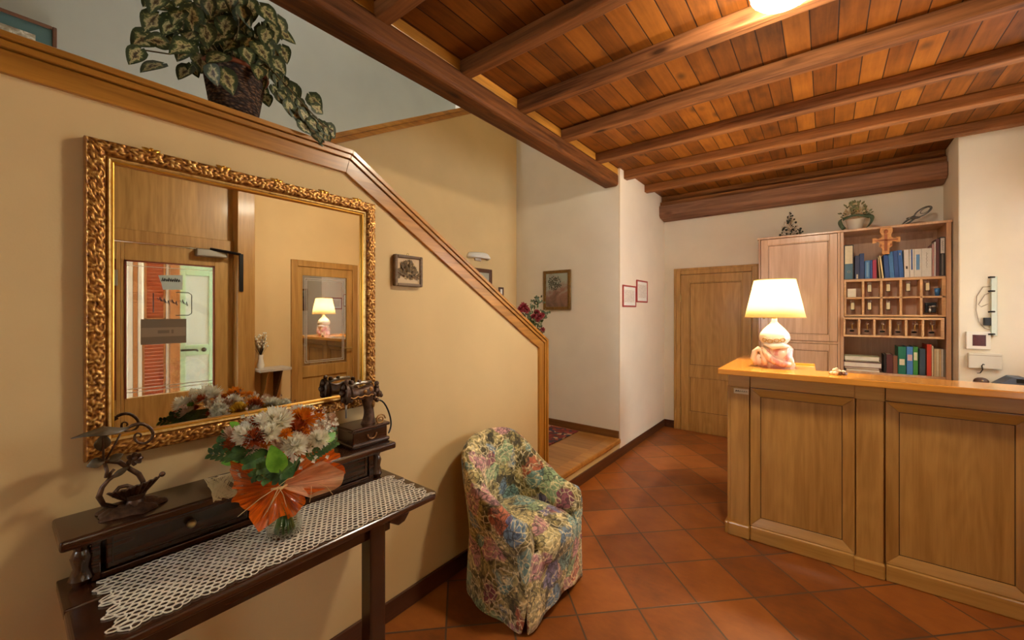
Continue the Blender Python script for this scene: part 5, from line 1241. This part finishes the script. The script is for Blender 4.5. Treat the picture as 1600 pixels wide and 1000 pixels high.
Z2 = .9775; G2 = 'books and binders on the lower shelf'
book('book', 'dark brown book behind the maroon one on the lower shelf', 2.205, 2.222, Z2, 1.157, C_BLK, group=G2)
book('book', 'maroon book, left in the lower shelf row', 2.224, 2.270, Z2, 1.160, C_MAR, group=G2)
book('book', 'low brown book between the maroon book and the green binder', 2.272, 2.302, Z2, 1.150, C_BRN, group=G2)
b = book('binder', 'dark green binder with a cream square label on the lower shelf', 2.306, 2.360, Z2, 1.238, C_GRN, .24, group=G2, cat='binder'); label_(b, .33, .55, C_CR, .009)
b = book('binder', 'bright blue binder with a pink label on the lower shelf', 2.365, 2.407, Z2, 1.240, C_LBLUE, .24, group=G2, cat='binder'); label_(b, .50, .72, col('pink label paper', srgb(206, 170, 172)), .005)
b = book('binder', 'light green binder with a cream label on the lower shelf', 2.4095, 2.441, Z2, 1.242, C_LG, .24, group=G2, cat='binder'); label_(b, .52, .80, C_CR, .004)
book('binder', 'dark slate blue binder on the lower shelf', 2.450, 2.490, Z2, 1.226, C_SLT, .24, group=G2, cat='binder')
b = book('binder', 'tall red binder on the lower shelf', 2.499, 2.530, Z2, 1.268, C_RED, .24, group=G2, cat='binder')
book('book', 'thin dark book with pale edge beside the red binder', 2.5315, 2.541, Z2, 1.255, C_CR, .2, group=G2)
for k, (x0, x1, lb) in enumerate(((2.545, 2.560, 'cream file, left of the four pale files on the lower shelf'), (2.5612, 2.577, 'cream file, second of the four pale files on the lower shelf'), (2.5782, 2.592, 'cream file, third of the four pale files on the lower shelf'), (2.5932, 2.604, 'grey white file, right of the four pale files on the lower shelf'))):
    book('file', lb, x0, x1, Z2, 1.229, (C_BEI, C_CR, C_BEI, C_WH)[k], .22, group=G2, cat='file')
book('file', 'dark brown file, rightmost on the lower shelf', 2.6055, 2.616, Z2, 1.226, C_GRY, .22, group=G2, cat='file')
def lying(label, x0, x1, y0, y1, z0, z1, mt, g):
    t_ = thing('ledger', label, 'book', ((x0+x1)/2, (y0+y1)/2, z0), g)
    part('cover', M().box(x0, x1, y0, y1, z0, z0+.003).box(x0, x1, y0, y1, z1-.003, z1).box(x0, x0+.003, y0, y1, z0, z1), mt, t_, bevel=.001); part('pages', M().box(x0+.004, x1-.005, y0+.004, y1, z0+.003, z1-.003), MT['paper'], t_)
G3 = 'stack of ledgers at the left of the lower shelf'
lying('speckled brown ledger at the bottom of the stack', 1.925, 2.18, 5.31, 5.5, Z2, .998, C_BEI, G3); lying('tan ledger second from the bottom of the stack', 1.912, 2.176, 5.31, 5.5, .9985, 1.018, C_BRN, G3)
lying('mauve grey ledger in the middle of the stack', 1.906, 2.192, 5.30, 5.5, 1.0185, 1.066, C_PINK, G3); lying('thin dark ledger just under the top one', 1.915, 2.186, 5.32, 5.5, 1.0665, 1.083, C_BLK, G3); lying('pale green ledger on top of the stack', 1.912, 2.176, 5.30, 5.5, 1.0835, 1.126, col('pale green paper', srgb(204, 206, 166)), G3)
# wooden cross hung on the shelf front
t_ = thing('wooden_cross', 'carved wooden cross with widened ends on the front of the key shelf', 'cross', (2.215, 5.245, 2.12))
cp = [(2.188,2.120),(2.242,2.120),(2.240,2.175),(2.262,2.195),(2.258,2.225),(2.262,2.236),(2.285,2.238),(2.285,2.228),(2.315,2.226),(2.316,2.276),(2.286,2.276),(2.286,2.266),(2.268,2.268),(2.250,2.288),(2.252,2.303),(2.264,2.330),(2.262,2.366),(2.245,2.378),(2.216,2.372),(2.190,2.380),(2.174,2.368),(2.172,2.332),(2.186,2.305),(2.186,2.290),(2.168,2.272),(2.148,2.270),(2.148,2.280),(2.117,2.280),(2.118,2.230),(2.148,2.232),(2.148,2.242),(2.166,2.238),(2.170,2.225),(2.166,2.196),(2.188,2.175)]
MT['crosswood'] = flat('honey cross wood', srgb(206, 150, 92), .4, 0, .2, 60)
part('board', M().prism(cp, 'y', 5.238, 5.250), MT['crosswood'], t_, bevel=.003)
m = M().box(2.204, 2.226, 5.234, 5.239, 2.15, 2.31).box(2.135, 2.298, 5.234, 5.239, 2.246, 2.260).ball((2.215, 5.235, 2.335), (.016, .005, .02), 12, 8)
m.ball((2.18, 5.236, 2.205), (.006, .004, .014), 8, 6).ball((2.25, 5.236, 2.205), (.006, .004, .014), 8, 6)
part('raised_carving', m, flat('brown carving', srgb(160, 92, 54), .5), t_, bevel=.002)
# keys in the pigeonholes
MT['tag'] = flat('ivory key tag', srgb(222, 212, 176), .5)
GK = 'room keys in the pigeonholes'
def key(x, z, label, knob=False, tagc='tag'):
    t_ = thing('room_key', label, 'key', (x, 5.30, z), GK); y = 5.288
    part('hook', M().tube([(x, 5.306, z+.062), (x, y, z+.060), (x, y-.004, z+.068)], .0022, 6), MT['brass'], t_)
    part('ring', M().tube([(x+.012*math.cos(2*PI*k/14), y, z+.048+.012*math.sin(2*PI*k/14)) for k in range(14)], .0016, 5, True), MT['steel'], t_)
    if knob:
        part('tag', M().lathe([(.0055, z-.02), (.006, z+.0), (.0055, z+.034)], x, y, 12), MT['brass'], t_, smooth=True)
        part('knob', M().ball((x-.004, y, z-.034), (.020, .012, .010), 12, 8), MT['black'], t_, smooth='full')
    else:
        part('tag', M().box(x-.013, x+.013, y-.003, y+.003, z-.034, z+.034), MT[tagc], t_, bevel=.005)
        part('tag_edge', M().box(x-.016, x+.016, y+.002, y+.005, z-.040, z+.036), MT['black'], t_, bevel=.005)
        part('key_blade', M().box(x+.012, x+.016, y+.006, y+.008, z-.03, z+.03), MT['steel'], t_)
ORD = ['first', 'second', 'third', 'fourth', 'fifth', 'last']
m = M().box(1.906, 2.612, 5.306, 5.31, 1.325, 1.884)
for i in (1, 2, 3, 4): key(CELL5[i]-(.012 if i < 4 else .02), 1.80, 'room key with an ivory tag in the %s cell of the upper pigeonhole row' % ORD[i])
for i in (0, 1, 2): key(CELL5[i]-.012, 1.625, 'room key with an ivory tag in the %s cell of the middle pigeonhole row' % ORD[i])
CELL6 = [1.972, 2.085, 2.197, 2.308, 2.418, 2.532]
for i in range(6): key(CELL6[i], 1.412, 'room key with a dark knob in the %s cell of the lowest pigeonhole row' % ORD[i], True)
single('blue_cup', M().shell([(.014, 1.716), (.018, 1.76), (.019, 1.785)], 2.568, 5.31, 16), C_LBLUE, 'small blue cup in the right end of the upper pigeonhole row', 'cup', smooth='full', solid=.002)
t_ = thing('trinket', 'small dark trinket with a pale figure in the last cell of the middle row', 'trinket', (2.525, 5.32, 1.541))
part('plaque', M().box(2.49, 2.566, 5.33, 5.338, 1.56, 1.655), MT['black'], t_, bevel=.004); part('figure', M().ball((2.522, 5.325, 1.585), (.012, .008, .022), 10, 8).ball((2.522, 5.325, 1.615), .01, 10, 8).ball((2.545, 5.325, 1.62), (.016, .006, .01), 8, 6), MT['steel'], t_, smooth='full')
single('folded_note', M().box(1.935, 2.0, 5.29, 5.295, 1.716, 1.80), MT['paper'], 'pale folded note in the first cell of the upper pigeonhole row', 'note')

# ------------------------------------------------------------------ ornaments on top of the cupboards
ZT = 2.3925
t_ = thing('dried_tree', 'small pyramid of dried dark and white sprigs on top of the cupboard', 'ornament', (1.455, 5.45, ZT))
part('base', M().lathe([(.06, ZT), (.065, ZT+.012), (.03, ZT+.02)], 1.455, 5.45, 20), MT['black'], t_, smooth=True)
ms = M(); m1 = M(); m2 = M()
for k in range(120):
    z = random.random()**1.7; r = .135*(1-z)**.9*random.uniform(.45, 1.05); a = random.uniform(0, 2*PI); p = Vector((1.455+r*math.cos(a), 5.45+r*math.sin(a), ZT+.02+z*.27))
    if k % 3 == 0: ms.tube([(1.455, 5.45, ZT+.01+z*.2), p], .0015, 4)
    (m1 if k % 2 else m2).ball(p, random.uniform(.007, .014), 7, 5)
part('twigs', ms, MT['black'], t_); part('dark_berries', m1, flat('dark green berries', srgb(52, 58, 44), .6), t_, smooth='full')['kind'] = 'stuff'; part('pale_berries', m2, flat('white berries', srgb(216, 208, 196), .6), t_, smooth='full')['kind'] = 'stuff'
t_ = thing('potted_arrangement', 'white pot of dried flowers with a green ribbon on top of the key shelf', 'plant', (2.0, 5.45, ZT))
part('pot', M().lathe([(.05, ZT+.0005), (.054, ZT+.02), (.074, ZT+.115), (.078, ZT+.12), (.07, ZT+.12)], 2.0, 5.45, 28), MT['ceramic'], t_, smooth=True)
m = M()
for s in (-1, 1):
    def rb(u, v): 
        x = s*(.05+.075*math.sin(u*2.6)); return (2.0+x+(v-.5)*.03, 5.36-.02*math.sin(u*3), ZT+.145-.125*u+.03*math.sin(u*PI)+(v-.5)*.02)
    m.grid(rb, 14, 3)
m.grid(lambda u, v: (1.90+u*.2, 5.355-.012*math.sin(u*PI), ZT+.105+.035*math.sin(u*PI)+v*.022), 14, 2)
part('ribbon', m, flat('dark green ribbon', srgb(64, 82, 58), .5), t_, smooth='full', recalc=False, solid=.003)
m1 = M(); m2 = M()
for k in range(150):
    a = random.uniform(0, 2*PI); e = random.uniform(0, 1.35); d = Vector((math.sin(e)*math.cos(a), math.sin(e)*math.sin(a), math.cos(e))); p = Vector((2.0, 5.45, ZT+.125))+Vector((d.x*.125, d.y*.09, d.z*.165))*random.uniform(.6, 1.08)
    if k % 3: m1.leaf(p, d+Vector((0, 0, .2)), (0, -1, .3), .032, .016, 'leaf', .1, .2, 4)
    else: m2.ball(p, random.uniform(.008, .013), 7, 5)
part('leaves', m1, leafmat('olive dried leaf', srgb(78, 84, 50), srgb(128, 130, 84)), t_, smooth='full', recalc=False); part('blossoms', m2, flat('cream blossoms', srgb(212, 192, 156), .7), t_, smooth='full')
t_ = thing('glass_bird', 'long looped smoked glass ornament leaning up on top of the key shelf', 'ornament', (2.45, 5.45, ZT))
MT['smoke'] = flat('grey smoked glass', srgb(104, 106, 102), .15, .3)
P0 = Vector((2.335, 5.42, ZT+.012)); P1 = Vector((2.545, 5.42, ZT+.165)); d = P1-P0; nn = Vector((-d.z, 0, d.x)).normalized()
def loop(w0, t0, t1, n=24): return [P0+d*(t0+(t1-t0)*(.5-.5*math.cos(2*PI*k/n)))+nn*(w0*math.sin(2*PI*k/n)) for k in range(n)]
part('loop', M().tube(loop(.030, .48, 1.0), .006, 8, True).tube(loop(.018, .66, .96), .003, 8, True), MT['smoke'], t_, smooth='full')
part('neck', M().tube([P0, P0+d*.3+nn*.012, P0+d*.5+nn*.012], [.004, .010, .006], 8).tube([P0+nn*-.004, P0+d*.25+nn*-.016, P0+d*.52+nn*-.012], [.004, .008, .005], 8), MT['smoke'], t_, smooth='full')
part('wing', M().ball(P0+d*.42+nn*.0, (.05, .012, .014), 16, 8), MT['smoke'], t_, smooth='full'); part('foot', M().ball((2.45, 5.43, ZT+.018), (.07, .05, .018), 20, 8), flat('brown stone', srgb(132, 110, 88), .6, 0, .2, 30), t_, smooth='full')

# ------------------------------------------------------------------ little things on and behind the counter
t_ = thing('pebble_figurine', 'little cluster of cream and brown pebbles shaped as an animal on the counter', 'figurine', (1.822, 3.235, CT))
m1 = M(); m2 = M()
for (dx, dy, z, r, k) in ((-.030, 0, .012, .012, 0), (-.012, -.006, .013, .013, 0), (.010, 0, .012, .012, 1), (.028, -.004, .011, .011, 1), (-.016, .004, .030, .012, 0), (.004, 0, .026, .010, 0), (.026, .002, .024, .009, 0), (-.008, .003, .040, .007, 0), (.036, .006, .010, .009, 1), (-.038, .006, .008, .008, 1), (0, .012, .012, .012, 1)):
    (m1, m2)[k].ball((1.822+dx, 3.235+dy, CT+z), (r*1.1, r, r*.9), 12, 8)
part('pale_pebbles', m1, flat('cream pebbles', srgb(214, 196, 160), .4), t_, smooth='full'); part('dark_pebbles', m2, flat('brown pebbles', srgb(84, 54, 38), .4), t_, smooth='full')
single('counter_ledge', M().box(1.50, 1.698, 3.71, 3.725, CT+.0005, CT+.010), MT['top'], 'raised wooden strip along the back edge of the counter behind the lamp', 'ledge', bevel=.002)
YP = 5.1
t_ = thing('thermostat_panel', 'white wall panel with a dark red display on the pier right of the shelf', 'panel', (2.775, YP, 1.253))
part('housing', M().box(2.702, 2.842, YP-.028, YP-.001, 1.253, 1.402), MT['white'], t_, bevel=.006); part('display', M().box(2.738, 2.814, YP-.030, YP-.027, 1.283, 1.376), flat('dark red display', srgb(74, 28, 34), .25, 0, .35, 120), t_)
t_ = thing('white_junction_box', 'wide white box under the display panel on the pier', 'box', (2.80, YP, 1.095))
part('box', M().box(2.712, 2.90, YP-.045, YP-.001, 1.095, 1.222), flat('ivory plastic', srgb(214, 208, 194), .45), t_, bevel=.006); part('lid_seam', M().box(2.716, 2.896, YP-.0465, YP-.044, 1.204, 1.207), MT['greyband'], t_)
part('cable', M().tube([(2.80, YP-.05, 1.13), (2.792, YP-.056, 1.135), (2.785, YP-.055, 1.12), (2.79, YP-.055, 1.09), (2.778, YP-.05, 1.06), (2.765, YP-.03, 1.055)], .004, 6), MT['black'], t_, smooth='full')
t_ = thing('wall_key_rack', 'pale upright rail with black pegs and cables at the right of the pier', 'rack', (2.86, YP, 1.37))
part('rail', M().box(2.842, 2.876, YP-.03, YP-.001, 1.37, 1.86), flat('pale green white rail', srgb(206, 220, 212), .35), t_, bevel=.004)
for z in (1.855, 1.74, 1.57, 1.385): part('peg', M().tube([(2.86, YP-.03, z), (2.835, YP-.045, z), (2.822, YP-.045, z-.003)], .007, 8), MT['black'], t_, smooth='full')
part('adapter', M().box(2.802, 2.842, YP-.035, YP-.002, 1.455, 1.52), MT['black'], t_, bevel=.004)
part('cable', M().tube([(2.842, YP-.01, 1.78), (2.80, YP-.012, 1.775), (2.765, YP-.012, 1.70), (2.762, YP-.012, 1.58), (2.778, YP-.012, 1.48), (2.81, YP-.012, 1.43), (2.845, YP-.012, 1.42)], .0022, 6), MT['greyband'], t_, smooth='full')
part('cable', M().tube([(2.842, YP-.01, 1.73), (2.81, YP-.012, 1.71), (2.775, YP-.012, 1.63), (2.79, YP-.012, 1.61), (2.83, YP-.012, 1.635)], .0022, 6), MT['greyband'], t_, smooth='full')
t_ = thing('back_desk', 'low wooden desk standing behind the counter against the pier', 'desk', (2.92, 4.80, 0))
part('desktop', M().box(2.66, 3.17, 4.55, 5.09, .94, .965), MT['oakx'], t_, bevel=.004)
for (x, y) in ((2.69, 4.59), (3.14, 4.59), (2.69, 5.06), (3.14, 5.06)): part('leg', M().box(x-.02, x+.02, y-.02, y+.02, 0, .94), MT['oak'], t_)
t_ = thing('dark_bag', 'small dark brown rounded pouch on the desk behind the counter', 'pouch', (2.76, 4.95, .965))
part('body', M().ball((2.762, 4.95, 1.0), (.045, .035, .034), 18, 12), flat('dark brown leather', srgb(74, 46, 30), .5), t_, smooth='full'); part('clasp', M().ball((2.762, 4.915, 1.012), .006, 8, 6), MT['brass'], t_, smooth='full')
t_ = thing('grey_monitor', 'dark blue grey sloping device on the desk behind the counter', 'device', (2.89, 4.93, .965))
part('body', M().prism([(2.80, .966), (2.98, .966), (2.98, 1.06), (2.91, 1.06)], 'y', 4.86, 5.02), flat('blue grey plastic', srgb(72, 80, 96), .5), t_, bevel=.004); part('keys', M().box(2.925, 2.97, 4.855, 4.861, 1.02, 1.05), MT['black'], t_)

# ------------------------------------------------------------------ opposite wall, seen in the mirror
t_ = thing('wall_console', 'small stone topped console on a dark bracket beside the entrance, seen in the mirror', 'console', (XR-.1, 1.92, .70))
part('stone_top', M().box(XR-.24, XR-.003, 1.74, 2.06, .925, .955), flat('grey stone', srgb(190, 182, 168), .4, 0, .1, 30), t_, bevel=.004)
part('bracket', M().prism([(XR-.003, .925), (XR-.2, .925), (XR-.003, .55)], 'y', 1.96, 1.985), MT['iron'], t_, bevel=.002); part('side_panel', M().prism([(XR-.003, .925), (XR-.22, .925), (XR-.003, .5)], 'y', 1.83, 1.85), MT['doorx'], t_, bevel=.002)
t_ = thing('console_flowers', 'slim vase of white blossom on the stone console, seen in the mirror', 'flowers', (XR-.09, 1.80, .955))
part('vase', M().lathe([(.03, .9555), (.036, .99), (.022, 1.06), (.026, 1.10)], XR-.09, 1.80, 20), MT['ceramic'], t_, smooth=True)
ms = M(); m1 = M()
for k in range(34):
    p = Vector((XR-.09+random.uniform(-.06,.06), 1.80+random.uniform(-.07,.07), 1.16+random.uniform(0,.2))); ms.tube([(XR-.09, 1.80, 1.08), p], .0015, 4); m1.ball(p, random.uniform(.008,.014), 7, 5)
part('twigs', ms, MT['black'], t_); part('blossom', m1, MT['pwhite'], t_, smooth='full')
